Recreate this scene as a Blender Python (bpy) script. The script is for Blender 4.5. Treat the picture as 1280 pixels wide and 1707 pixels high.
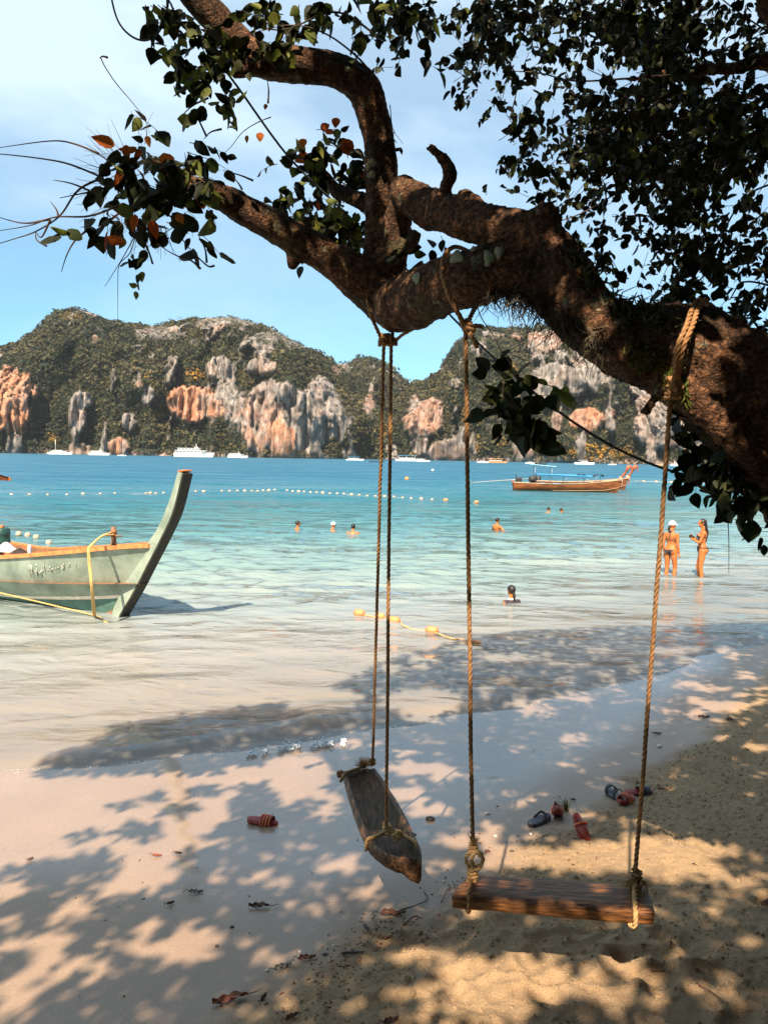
import bpy, bmesh, math, random
import numpy as np
from mathutils import Vector, Matrix, Quaternion
for _o in list(bpy.data.objects): bpy.data.objects.remove(_o)
SC = bpy.context.scene
COL = SC.collection
rnd = random.Random(7)
rng = np.random.default_rng(11)
R_ = math.radians

# ------------------------------------------------------------------ camera
F, CX, CY = 1250.0, 640.0, 853.5
CAM = np.array([0.0, 0.0, 2.95])
PITCH, ROLL = -4.28, 1.0
cd = bpy.data.cameras.new('camera'); cam = bpy.data.objects.new('camera', cd); COL.objects.link(cam)
cd.sensor_fit = 'VERTICAL'; cd.sensor_height = 36; cd.sensor_width = 27
cd.lens = 36 * F / 1707; cd.clip_start = 0.05; cd.clip_end = 6000
RM = Matrix.Rotation(R_(90 + PITCH), 4, 'X') @ Matrix.Rotation(R_(ROLL), 4, 'Z')
cam.matrix_world = Matrix.Translation(Vector(CAM)) @ RM
SC.camera = cam
RN = np.array(RM.to_3x3())

# ------------------------------------------------------------------ light
SUN_AZ, SUN_EL = 17.0, 50.0           # the light travels towards +Y, a little to the right
LT = np.array([math.cos(R_(SUN_EL)) * math.sin(R_(SUN_AZ)), math.cos(R_(SUN_EL)) * math.cos(R_(SUN_AZ)), -math.sin(R_(SUN_EL))])
sl = bpy.data.lights.new('sun', 'SUN'); sun = bpy.data.objects.new('sun', sl); COL.objects.link(sun)
sl.energy = 5.0; sl.angle = R_(0.53); sl.color = (1.0, 0.81, 0.61)
sun.rotation_euler = Vector(-LT).to_track_quat('Z', 'Y').to_euler()
sun.location = (-6, -14, 20)
W = bpy.data.worlds.new('World'); SC.world = W; W.use_nodes = True
nt = W.node_tree; nt.nodes.clear()
def N(tree, kind, **kw):
    n = tree.nodes.new(kind)
    for k, v in kw.items():
        if k.startswith('i_'):
            n.inputs[k[2:].replace('_', ' ')].default_value = v
        elif k[0] == 'n' and k[1:].isdigit(): n.inputs[int(k[1:])].default_value = v
        else: setattr(n, k, v)
    return n
sky = N(nt, 'ShaderNodeTexSky', sky_type='NISHITA', sun_disc=False, sun_elevation=R_(SUN_EL), sun_rotation=R_(180 + SUN_AZ),
        air_density=1.0, dust_density=0.3, ozone_density=2.0)
tc = N(nt, 'ShaderNodeTexCoord')
sep = N(nt, 'ShaderNodeSeparateXYZ')
mp = N(nt, 'ShaderNodeMapping'); mp.inputs['Scale'].default_value = (1.0, 1.0, 2.6); mp.inputs['Location'].default_value = (3.1, 0.4, 0.0)
nz = N(nt, 'ShaderNodeTexNoise', i_Scale=2.2, i_Detail=7.0, i_Roughness=0.55)
rp = N(nt, 'ShaderNodeMapRange', n1=0.40, n2=0.72)
el = N(nt, 'ShaderNodeMapRange', n1=0.04, n2=0.42, n3=0.10, n4=0.85)
ad = N(nt, 'ShaderNodeMath', operation='MULTIPLY'); ad2 = N(nt, 'ShaderNodeMath', operation='ADD', use_clamp=True)
el2 = N(nt, 'ShaderNodeMapRange', n1=0.06, n2=0.5, n3=0.0, n4=0.55)
mx = N(nt, 'ShaderNodeMix', data_type='RGBA')
tint = N(nt, 'ShaderNodeMix', data_type='RGBA', blend_type='MULTIPLY'); tint.inputs[0].default_value = 1.0
tint.inputs[7].default_value = (0.66, 1.16, 1.24, 1)
bg = N(nt, 'ShaderNodeBackground', i_Strength=0.05)
wo = N(nt, 'ShaderNodeOutputWorld')
mx.inputs[7].default_value = (5.9, 7.4, 8.7, 1)
L = nt.links.new
L(tc.outputs['Generated'], mp.inputs[0]); L(mp.outputs[0], nz.inputs['Vector']); L(tc.outputs['Generated'], sep.inputs[0])
L(nz.outputs[0], rp.inputs[0]); L(sep.outputs[2], el.inputs[0]); L(sep.outputs[2], el2.inputs[0])
L(rp.outputs[0], ad.inputs[0]); L(el.outputs[0], ad.inputs[1]); L(ad.outputs[0], ad2.inputs[0]); L(el2.outputs[0], ad2.inputs[1])
L(sky.outputs[0], tint.inputs[6]); L(tint.outputs[2], mx.inputs[6]); L(ad2.outputs[0], mx.inputs[0])
L(mx.outputs[2], bg.inputs[0]); L(bg.outputs[0], wo.inputs[0])
SC.view_settings.view_transform = 'Standard'; SC.view_settings.look = 'None'
SC.view_settings.exposure = 1.48; SC.view_settings.gamma = 1; SC.view_settings.use_curve_mapping = False
SC.cycles.max_bounces = 8; SC.cycles.transparent_max_bounces = 16; SC.cycles.diffuse_bounces = 3
SC.cycles.use_denoising = True

# ------------------------------------------------------------------ helpers
def ray(px, py):
    d = RN @ np.array([(px - CX) / F, -(py - CY) / F, -1.0]); return d
def P(px, py, Y):
    """the point of the world at distance Y in front of the viewer seen at that spot of the photograph"""
    d = ray(px, py); return CAM + d * (Y / d[1])
def project(p):
    q = (np.asarray(p) - CAM) @ RN
    z = np.where(np.abs(q[..., 2]) < 1e-6, -1e-6, q[..., 2])
    return np.stack([CX + F * q[..., 0] / -z, CY - F * q[..., 1] / -z, -z], -1)
def sm(a, b, x):
    t = np.clip((np.asarray(x, float) - a) / (b - a), 0, 1); return t * t * (3 - 2 * t)
def _hash(ix, iy, iz, s):
    h = (ix.astype(np.int64) * 374761393 + iy.astype(np.int64) * 668265263 + iz.astype(np.int64) * 2147483647 + s * 974634777) & 0xffffffff
    h = ((h ^ (h >> 13)) * 1274126177) & 0xffffffff
    h = (h ^ (h >> 16)) * 2246822519 & 0xffffffff
    return ((h ^ (h >> 15)) & 0xffff) / 65535.0
def vnoise(p, s=0):
    p = np.asarray(p, float)
    if p.shape[-1] == 2: p = np.concatenate([p, np.zeros(p.shape[:-1] + (1,))], -1)
    i = np.floor(p).astype(np.int64); f = p - i; f = f * f * (3 - 2 * f)
    r = 0
    for dx in (0, 1):
        for dy in (0, 1):
            for dz in (0, 1):
                w = (f[..., 0] if dx else 1 - f[..., 0]) * (f[..., 1] if dy else 1 - f[..., 1]) * (f[..., 2] if dz else 1 - f[..., 2])
                r = r + w * _hash(i[..., 0] + dx, i[..., 1] + dy, i[..., 2] + dz, s)
    return r * 2 - 1
def fbm(p, o=4, s=0, g=0.5):
    p = np.asarray(p, float); r = 0; a = 1; t = 0
    for k in range(o):
        r = r + a * vnoise(p * 2 ** k + 17.3 * k, s + k); t += a; a *= g
    return r / t
def arr_mesh(name, v, f, mat=None, smooth=True, attrs=None):
    """mesh from arrays; f: (n,3) or (n,4) array or a list of index lists"""
    me = bpy.data.meshes.new(name)
    v = np.asarray(v, np.float32)
    if isinstance(f, np.ndarray):
        nf, k = f.shape
        me.vertices.add(len(v)); me.vertices.foreach_set('co', v.ravel())
        me.loops.add(nf * k); me.loops.foreach_set('vertex_index', f.astype(np.int32).ravel())
        me.polygons.add(nf); me.polygons.foreach_set('loop_start', np.arange(0, nf * k, k, dtype=np.int32))
        me.polygons.foreach_set('loop_total', np.full(nf, k, np.int32))
        me.update(calc_edges=True)
    else:
        me.from_pydata([tuple(map(float, x)) for x in v], [], [tuple(int(i) for i in q) for q in f]); me.update()
    me.polygons.foreach_set('use_smooth', np.full(len(me.polygons), bool(smooth)))
    for k_, a in (attrs or {}).items():
        a = np.asarray(a, np.float32)
        if a.ndim == 1:
            at = me.attributes.new(k_, 'FLOAT', 'POINT'); at.data.foreach_set('value', a)
        else:
            if a.shape[1] == 3: a = np.concatenate([a, np.ones((len(a), 1), np.float32)], 1)
            at = me.attributes.new(k_, 'FLOAT_COLOR', 'POINT'); at.data.foreach_set('color', a.ravel())
    if mat: me.materials.append(mat)
    return me
def tag(o, label=None, cat=None, group=None, kind=None):
    if label: o['label'] = label
    if cat: o['category'] = cat
    if group: o['group'] = group
    if kind: o['kind'] = kind
    return o
def link(name, me, parent=None, loc=None):
    o = bpy.data.objects.new(name, me); COL.objects.link(o)
    if parent is not None: o.parent = parent
    if loc is not None: o.location = Vector(loc)
    return o
def empty(name, loc=(0, 0, 0), rz=0.0, label=None, cat=None, group=None):
    o = bpy.data.objects.new(name, None); COL.objects.link(o); o.empty_display_size = 0.1
    o.location = Vector([float(c) for c in loc]); o.rotation_euler = (0, 0, rz)
    return tag(o, label, cat, group)
def copy_tree(o, parent=None):
    c = o.copy(); COL.objects.link(c)
    if parent is not None: c.parent = parent
    for ch in o.children: copy_tree(ch, c)
    return c
class MB:
    """collects verts and faces of one part"""
    def __init__(s): s.v = []; s.f = []; s.n = 0
    def add(s, v, f):
        v = np.asarray(v, float).reshape(-1, 3); s.v.append(v)
        s.f += [tuple(int(i) + s.n for i in q) for q in f]; s.n += len(v); return s
    def box(s, c, size, rot=None, bev=0.0):
        c = np.array(c, float); h = np.array(size, float) / 2
        if bev:
            b = min(bev, h.min() * .8)
            bm = bmesh.new(); bmesh.ops.create_cube(bm, size=1.0)
            for vv in bm.verts: vv.co = Vector((vv.co.x * size[0], vv.co.y * size[1], vv.co.z * size[2]))
            bmesh.ops.bevel(bm, geom=list(bm.edges), offset=b, segments=2, affect='EDGES', profile=.7)
            v = np.array([list(q.co) for q in bm.verts]); f = [[q.index for q in ff.verts] for ff in bm.faces]; bm.free()
        else:
            v = np.array([[x, y, z] for x in (-1, 1) for y in (-1, 1) for z in (-1, 1)]) * h
            f = [(0, 1, 3, 2), (4, 6, 7, 5), (0, 4, 5, 1), (2, 3, 7, 6), (0, 2, 6, 4), (1, 5, 7, 3)]
        if rot is not None: v = v @ np.array(Matrix(rot).to_3x3() if not isinstance(rot, np.ndarray) else rot).T
        return s.add(v + c, f)
    def tube(s, pts, r, n=8, caps=True, step=None, smooth=True):
        v, f = tube(pts, r, n, caps, step, smooth); return s.add(v, f)
    def ball(s, c, r, n=10, m=7):
        r = np.broadcast_to(np.array(r, float), (3,)); v = [(0, 0, 1)]
        for i in range(1, m):
            a = math.pi * i / m
            for j in range(n):
                b = 2 * math.pi * j / n; v.append((math.sin(a) * math.cos(b), math.sin(a) * math.sin(b), math.cos(a)))
        v.append((0, 0, -1)); f = []
        for j in range(n): f.append((0, 1 + j, 1 + (j + 1) % n)); f.append((len(v) - 1, 1 + (m - 2) * n + (j + 1) % n, 1 + (m - 2) * n + j))
        for i in range(m - 2):
            for j in range(n):
                a = 1 + i * n + j; b = 1 + i * n + (j + 1) % n; f.append((a, a + n, b + n, b))
        return s.add(np.array(v) * r + np.array(c, float), f)
    def arr(s): return np.concatenate(s.v)
    def mesh(s, name, mat, smooth=True, attrs=None): return arr_mesh(name, np.concatenate(s.v), s.f, mat, smooth, attrs)
    def build(s, name, mat, parent=None, smooth=True, loc=None):
        return link(name, s.mesh(name, mat, smooth), parent, loc)
def catmull(pts, step=None, k=6):
    p = np.array(pts, float)
    if len(p) < 3 and step is None: return p
    q = np.vstack([2 * p[0] - p[1], p, 2 * p[-1] - p[-2]]); out = []
    for i in range(1, len(q) - 2):
        n = k
        if step: n = max(1, int(np.linalg.norm(q[i + 1, :3] - q[i, :3]) / step))
        for j in range(n):
            t = j / n
            out.append(.5 * ((2 * q[i]) + (-q[i - 1] + q[i + 1]) * t + (2 * q[i - 1] - 5 * q[i] + 4 * q[i + 1] - q[i + 2]) * t * t + (-q[i - 1] + 3 * q[i] - 3 * q[i + 1] + q[i + 2]) * t ** 3))
    out.append(q[-2]); return np.array(out)
def frames(p):
    t = np.gradient(p, axis=0); t /= np.linalg.norm(t, axis=1)[:, None] + 1e-9
    u = np.cross(t[0], (0, 0, 1.0)); 
    if np.linalg.norm(u) < .1: u = np.cross(t[0], (1.0, 0, 0))
    u /= np.linalg.norm(u); U = [u]
    for i in range(1, len(p)):
        u = u - t[i] * (u @ t[i]); u /= np.linalg.norm(u) + 1e-9; U.append(u)
    U = np.array(U); return t, U, np.cross(t, U)
def tube(pts, r, n=8, caps=True, step=None, smooth=True):
    pts = np.array(pts, float); r = np.broadcast_to(np.array(r, float), (len(pts),))
    if smooth and len(pts) > 2:
        q = catmull(np.column_stack([pts, r]), step); pts, r = q[:, :3], np.maximum(q[:, 3], 1e-4)
    elif step:
        k = max(2, int(np.linalg.norm(pts[-1] - pts[0]) / step)); tt = np.linspace(0, len(pts) - 1, k)
        r = np.interp(tt, range(len(pts)), r); pts = np.column_stack([np.interp(tt, range(len(pts)), pts[:, a]) for a in range(3)])
    t, U, V = frames(pts); a = np.arange(n) * 2 * math.pi / n
    v = (pts[:, None] + r[:, None, None] * (U[:, None] * np.cos(a)[None, :, None] + V[:, None] * np.sin(a)[None, :, None])).reshape(-1, 3)
    f = []
    for i in range(len(pts) - 1):
        for j in range(n):
            f.append((i * n + j, i * n + (j + 1) % n, (i + 1) * n + (j + 1) % n, (i + 1) * n + j))
    if caps: f.append(tuple(range(n))[::-1]); f.append(tuple((len(pts) - 1) * n + j for j in range(n)))
    return v, f
def rope(mb, pts, r=0.011, pitch=0.085, step=0.012, n=5, fuzz=0.0):
    """a laid rope: three strands wound round each other along a path"""
    p = catmull(pts, step) if len(pts) > 2 else np.array([np.array(pts[0]) * (1 - t) + np.array(pts[1]) * t for t in np.linspace(0, 1, max(3, int(np.linalg.norm(np.array(pts[1]) - pts[0]) / step)))])
    if step > .01: p = p + .0022 * np.stack([fbm(p * 3.1, 2, 801), fbm(p * 3.1, 2, 802), fbm(p * 3.1, 2, 803)], -1) * min(1, r / .01)
    t, U, V = frames(p)
    s = np.concatenate([[0], np.cumsum(np.linalg.norm(np.diff(p, axis=0), axis=1))])
    for k in range(3):
        a = 2 * math.pi * (s / pitch + k / 3.0)
        q = p + r * .52 * (U * np.cos(a)[:, None] + V * np.sin(a)[:, None])
        v, f = tube(q, np.full(len(q), r * .58), n, True, None, False); mb.add(v, f)
    return mb

# ------------------------------------------------------------------ materials
def mat(name, c1, c2=None, rough=0.7, scale=8.0, bump=0.0, bscale=None, spec=0.4, stretch=None, c3=None, coat=0.0, detail=5.0, metal=0.0, lo=.35, hi=.68, trans=0.0, obj=True, sheen=0):
    m = bpy.data.materials.new(name); m.use_nodes = True; t = m.node_tree; b = t.nodes['Principled BSDF']
    b.inputs['Roughness'].default_value = rough; b.inputs['Specular IOR Level'].default_value = spec
    b.inputs['Metallic'].default_value = metal
    if coat: b.inputs['Coat Weight'].default_value = coat
    c1 = tuple(c1) + (1,); c2 = tuple(c2) + (1,) if c2 else tuple(x * .7 for x in c1[:3]) + (1,)
    co = N(t, 'ShaderNodeTexCoord'); mpn = N(t, 'ShaderNodeMapping'); t.links.new(co.outputs['Object' if obj else 'Generated'], mpn.inputs[0])
    if stretch: mpn.inputs['Scale'].default_value = stretch
    n1 = N(t, 'ShaderNodeTexNoise', i_Scale=scale, i_Detail=detail, i_Roughness=0.6); t.links.new(mpn.outputs[0], n1.inputs['Vector'])
    cr = N(t, 'ShaderNodeValToRGB'); cr.color_ramp.elements[0].position = lo; cr.color_ramp.elements[1].position = hi
    cr.color_ramp.elements[0].color = c2; cr.color_ramp.elements[1].color = c1
    if c3: e = cr.color_ramp.elements.new((lo + hi) / 2); e.color = tuple(c3) + (1,)
    t.links.new(n1.outputs[0], cr.inputs[0]); t.links.new(cr.outputs[0], b.inputs['Base Color'])
    if bump:
        n2 = N(t, 'ShaderNodeTexNoise', i_Scale=bscale or scale * 4, i_Detail=6.0, i_Roughness=0.65); t.links.new(mpn.outputs[0], n2.inputs['Vector'])
        bp = N(t, 'ShaderNodeBump', i_Strength=bump, i_Distance=0.01); t.links.new(n2.outputs[0], bp.inputs['Height']); t.links.new(bp.outputs[0], b.inputs['Normal'])
    if trans:
        tr = N(t, 'ShaderNodeBsdfTranslucent'); ms = N(t, 'ShaderNodeMixShader'); ms.inputs[0].default_value = trans
        t.links.new(cr.outputs[0], tr.inputs[0]); t.links.new(b.outputs[0], ms.inputs[1]); t.links.new(tr.outputs[0], ms.inputs[2])
        t.links.new(ms.outputs[0], t.nodes['Material Output'].inputs[0])
    return m
# ------------------------------------------------------------------ shore line and ground height
_sx = np.linspace(-120, 120, 2401)
_sy = np.interp(_sx, [-120, -30, -8, -3.3, -1.3, .4, 2.6, 5.8, 12, 30, 60, 120], [-75, -9, 4.6, 6.5, 7.4, 8.15, 9.3, 11.7, 17.2, 36, 70, 140])
_k = np.exp(-np.linspace(-2, 2, 21) ** 2); _k /= _k.sum()
_sy = np.convolve(np.pad(_sy, 10, mode='edge'), _k, 'valid')
def shore_s(x, y): return (np.interp(x, _sx, _sy) - y) * .87
def gz0(x, y):
    s = shore_s(x, y)
    up = .05 * s + .0165 * s * s
    up = np.where(s > 9, .05 * 9 + .0165 * 81 + .12 * (s - 9), up)
    up = np.where(s > 22, .05 * 9 + .0165 * 81 + .12 * 13, up)
    dn = np.where(s > -30, .045 * s, -1.35 + .09 * (s + 30)); dn = np.maximum(dn, -9)
    return np.where(s > 0, up, dn)
def roughzone(x, y):
    s = shore_s(x, y); p = np.stack([x, y], -1)
    return sm(3.25, 3.75, s + .47 * np.clip(x - .2, -3, 8) + .35 * fbm(p * 1.1, 3, 5) + .1 * fbm(p * 7, 2, 9))
_fp = []
_rp = random.Random(3)
for _ in range(26): _fp.append((_rp.uniform(.35, 1.7), _rp.uniform(3.15, 4.1), _rp.uniform(0, 3.14), _rp.uniform(.10, .15), _rp.uniform(.05, .07), _rp.uniform(.018, .03)))
for _ in range(300):
    _fp.append((rnd.uniform(-3, 7), rnd.uniform(0.5, 9.5), rnd.uniform(0, 3.14), rnd.uniform(.10, .15), rnd.uniform(.045, .065), rnd.uniform(.012, .03)))
def gz(x, y):
    x = np.asarray(x, float); y = np.asarray(y, float)
    z = gz0(x, y); p = np.stack([x, y], -1)
    near = sm(60, 12, np.hypot(x, y))
    rz = roughzone(x, y)
    z = z + near * (.012 * fbm(p * .8, 3, 3) + .003 * fbm(p * 4, 3, 31) * sm(-.2, 1.2, shore_s(x, y)))
    z = z + rz * near * 1.35 * (.016 * fbm(p * 3.2, 4, 21) + .013 * fbm(p * 11, 4, 22, .7) + .011 * np.abs(fbm(p * 27, 3, 24)))
    for (fx, fy, a, l, w, d) in _fp:
        m = (np.abs(x - fx) < .5) & (np.abs(y - fy) < .5)
        if m.any():
            u = (x[m] - fx) * math.cos(a) + (y[m] - fy) * math.sin(a); v = -(x[m] - fx) * math.sin(a) + (y[m] - fy) * math.cos(a)
            q = (u / l) ** 2 + (v / w) ** 2
            z[m] = z[m] + rz[m] * (-d * np.exp(-q * q * .8) + .4 * d * np.exp(-(np.sqrt(q) - 1.45) ** 2 * 9))
    return z
def gz1(x, y): return float(gz(np.array([x]), np.array([y]))[0])
def ground(px, py, dz=0.0):
    d = ray(px, py); Y = 5.0
    for _ in range(30):
        p = CAM + d * (Y / d[1]); h = gz1(p[0], p[1]) + dz
        Yn = (h - CAM[2]) / d[2] * d[1]; Y = .5 * Y + .5 * Yn
    p = CAM + d * (Y / d[1]); return np.array([p[0], p[1], gz1(p[0], p[1]) + dz])
def water(px, py, z=0.0):
    d = ray(px, py); return CAM + d * ((z - CAM[2]) / d[2])
def axis(dense0, dense1, step, out, grow=1.12):
    a = list(np.arange(dense0, dense1, step)); s = step; x = a[-1]
    while x < out: s *= grow; x += s; a.append(x)
    s = step; x = a[0]; pre = []
    while x > -out: s *= grow; x -= s; pre.append(x)
    return np.array(pre[::-1] + a)
def grid(xs, ys):
    X, Y = np.meshgrid(xs, ys); ny, nx = X.shape
    i = np.arange(nx * ny).reshape(ny, nx)
    f = np.stack([i[:-1, :-1], i[:-1, 1:], i[1:, 1:], i[1:, :-1]], -1).reshape(-1, 4); return X, Y, f

# sand material: dry and rough above, wet and glossy towards the water
def sand_material():
    m = bpy.data.materials.new('sand'); m.use_nodes = True; t = m.node_tree; b = t.nodes['Principled BSDF']; L = t.links.new
    co = N(t, 'ShaderNodeTexCoord'); aw = N(t, 'ShaderNodeAttribute', attribute_name='wet'); ash = N(t, 'ShaderNodeAttribute', attribute_name='sheen'); ar = N(t, 'ShaderNodeAttribute', attribute_name='roughsand')
    n1 = N(t, 'ShaderNodeTexNoise', i_Scale=1.3, i_Detail=5.0); n2 = N(t, 'ShaderNodeTexNoise', i_Scale=160.0, i_Detail=3.0); n3 = N(t, 'ShaderNodeTexNoise', i_Scale=28.0, i_Detail=6.0, i_Roughness=.75)
    n4 = N(t, 'ShaderNodeTexNoise', i_Scale=420.0, i_Detail=1.0)
    for n in (n1, n2, n3, n4): L(co.outputs['Object'], n.inputs['Vector'])
    dry = N(t, 'ShaderNodeMix', data_type='RGBA'); dry.inputs[6].default_value = (.25, .172, .10, 1); dry.inputs[7].default_value = (.38, .265, .155, 1)
    L(n1.outputs[0], dry.inputs[0])
    wet = N(t, 'ShaderNodeMix', data_type='RGBA'); wet.inputs[6].default_value = (.255, .18, .125, 1); wet.inputs[7].default_value = (.34, .24, .17, 1); L(n1.outputs[0], wet.inputs[0])
    c = N(t, 'ShaderNodeMix', data_type='RGBA'); L(aw.outputs['Fac'], c.inputs[0]); L(dry.outputs[2], c.inputs[6]); L(wet.outputs[2], c.inputs[7])
    gr = N(t, 'ShaderNodeMapRange', n1=.3, n2=.7, n3=.72, n4=1.15); L(n2.outputs[0], gr.inputs[0])
    sp = N(t, 'ShaderNodeMapRange', n1=.62, n2=.70, n3=1.0, n4=.55); L(n4.outputs[0], sp.inputs[0])
    g2 = N(t, 'ShaderNodeMath', operation='MULTIPLY'); L(gr.outputs[0], g2.inputs[0]); L(sp.outputs[0], g2.inputs[1])
    mm = N(t, 'ShaderNodeMix', data_type='RGBA', blend_type='MULTIPLY'); mm.inputs[0].default_value = 1; L(c.outputs[2], mm.inputs[6]); L(g2.outputs[0], mm.inputs[7]); L(mm.outputs[2], b.inputs['Base Color'])
    ro = N(t, 'ShaderNodeMapRange', n1=0, n2=1, n3=.9, n4=.42); L(aw.outputs['Fac'], ro.inputs[0])
    ro2 = N(t, 'ShaderNodeMapRange', n1=0, n2=1, n3=0, n4=.34); L(ash.outputs['Fac'], ro2.inputs[0])
    ro3 = N(t, 'ShaderNodeMath', operation='SUBTRACT'); L(ro.outputs[0], ro3.inputs[0]); L(ro2.outputs[0], ro3.inputs[1]); L(ro3.outputs[0], b.inputs['Roughness'])
    sc = N(t, 'ShaderNodeMapRange', n1=0, n2=1, n3=.15, n4=.5); L(aw.outputs['Fac'], sc.inputs[0]); L(sc.outputs[0], b.inputs['Specular IOR Level'])
    cw = N(t, 'ShaderNodeMath', operation='MULTIPLY', n1=.62); L(ash.outputs['Fac'], cw.inputs[0]); L(cw.outputs[0], b.inputs['Coat Weight']); b.inputs['Coat Roughness'].default_value = .07; b.inputs['Coat IOR'].default_value = 1.45
    h = N(t, 'ShaderNodeMath', operation='MULTIPLY'); L(n3.outputs[0], h.inputs[0]); L(ar.outputs['Fac'], h.inputs[1])
    h2 = N(t, 'ShaderNodeMath', operation='MULTIPLY_ADD', n1=.16); L(n2.outputs[0], h2.inputs[0]); L(h.outputs[0], h2.inputs[2])
    bp = N(t, 'ShaderNodeBump', i_Strength=.9, i_Distance=.016); L(h2.outputs[0], bp.inputs['Height']); L(bp.outputs[0], b.inputs['Normal'])
    return m
M_sand = sand_material()
def ground_mesh():
    xs = axis(-2.6, 4.4, .0195, 420, 1.11); ys = axis(2.0, 5.8, .0175, 2000, 1.045); ys = ys[(ys > -90) & (ys < 1300)]
    X, Y, f = grid(xs, ys)
    Z = gz(X.ravel(), Y.ravel()); x, y = X.ravel(), Y.ravel(); s = shore_s(x, y); p = np.stack([x, y], -1)
    rz = roughzone(x, y)
    wet = np.clip(1 - rz, 0, 1) * 1.0
    sheen = sm(3.3, 2.3, s + .58 * np.clip(x - .2, -.6, 9) + .9 * sm(-.3, -2.2, x) + .5 * fbm(p * .55, 3, 41) + .12 * fbm(p * 3, 2, 44)) * (1 - rz)
    me = arr_mesh('beach', np.stack([x, y, Z], -1), f, M_sand, True, {'wet': wet, 'sheen': sheen, 'roughsand': rz})
    o = link('beach', me); tag(o, kind='structure'); return o
ground_mesh()
# clods and grains of the churned sand
def clods():
    n = 34000; x = rng.uniform(-1.2, 5.2, n); y = rng.uniform(1.9, 8.5, n); k = roughzone(x, y) > .6
    k &= fbm(np.stack([x, y], -1) * 2.1, 3, 77) > -.35
    x, y = x[k], y[k]; z = gz(x, y); n = len(x)
    bv = np.array([[1, 0, 0], [-.6, .9, .1], [-.7, -.8, 0], [0, 0, .9], [.4, .5, .6], [.1, -.9, .3]]); bf = np.array([[0, 4, 3], [4, 1, 3], [1, 2, 3], [2, 5, 3], [5, 0, 3], [0, 5, 4]])
    sc = rng.gamma(1.6, .0026, n) + .0016
    a = rng.uniform(0, 6.28, n); c, s_ = np.cos(a), np.sin(a)
    v = bv[None] * sc[:, None, None] * rng.uniform(.6, 1.4, (n, 6, 3))
    v = np.stack([v[..., 0] * c[:, None] - v[..., 1] * s_[:, None], v[..., 0] * s_[:, None] + v[..., 1] * c[:, None], v[..., 2]], -1)
    v += np.stack([x, y, z - .001], -1)[:, None]
    f = (bf[None] + (np.arange(n) * 6)[:, None, None]).reshape(-1, 3)
    me = arr_mesh('sand_clods', v.reshape(-1, 3), f, M_sand, False, {'wet': np.zeros(n * 6), 'sheen': np.zeros(n * 6), 'roughsand': np.ones(n * 6)})
    tag(link('sand_clods', me), 'small loose clods of sand lying on the churned part of the beach', 'sand', kind='stuff')
clods()

# ------------------------------------------------------------------ sea
def wave(x, y):
    p = np.stack([x, y], -1); s = -shore_s(x, y)
    w = p + .5 * np.stack([fbm(p * .35, 2, 51), fbm(p * .35, 2, 52)], -1)
    amp = .008 + .045 * sm(1, 14, s)
    z = 0
    for k, (l, a, q) in enumerate([(1.9, 100, .8), (1.1, 72, .55), (.75, 118, .42), (.52, 88, .3), (.38, 64, .2)]):
        d = np.array([math.cos(R_(a)), math.sin(R_(a))]); ph = (w @ d) * 2 * math.pi / l + 1.7 * k + 2.2 * fbm(p * .6 / l, 2, 60 + k)
        z = z + q * (1 - 2 * np.abs(np.sin(ph / 2 + k)) ** 1.3)
    z = z * amp * sm(160, 30, s) * (.45 + .55 * sm(-.3, .5, fbm(p * .22, 2, 71)))
    # the last small wave running up the sand
    c = .30 + .12 * fbm(p * .7, 2, 81)
    swash = np.exp(-((s - c) / np.where(s > c, .42, .10)) ** 2) * (.035 + .06 * sm(.6, -.1, np.abs(x + .75)) )
    swash2 = .018 * np.exp(-((s - 2.3 - .5 * fbm(p * .4, 2, 83)) / .30) ** 2)
    return z + swash + swash2
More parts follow.
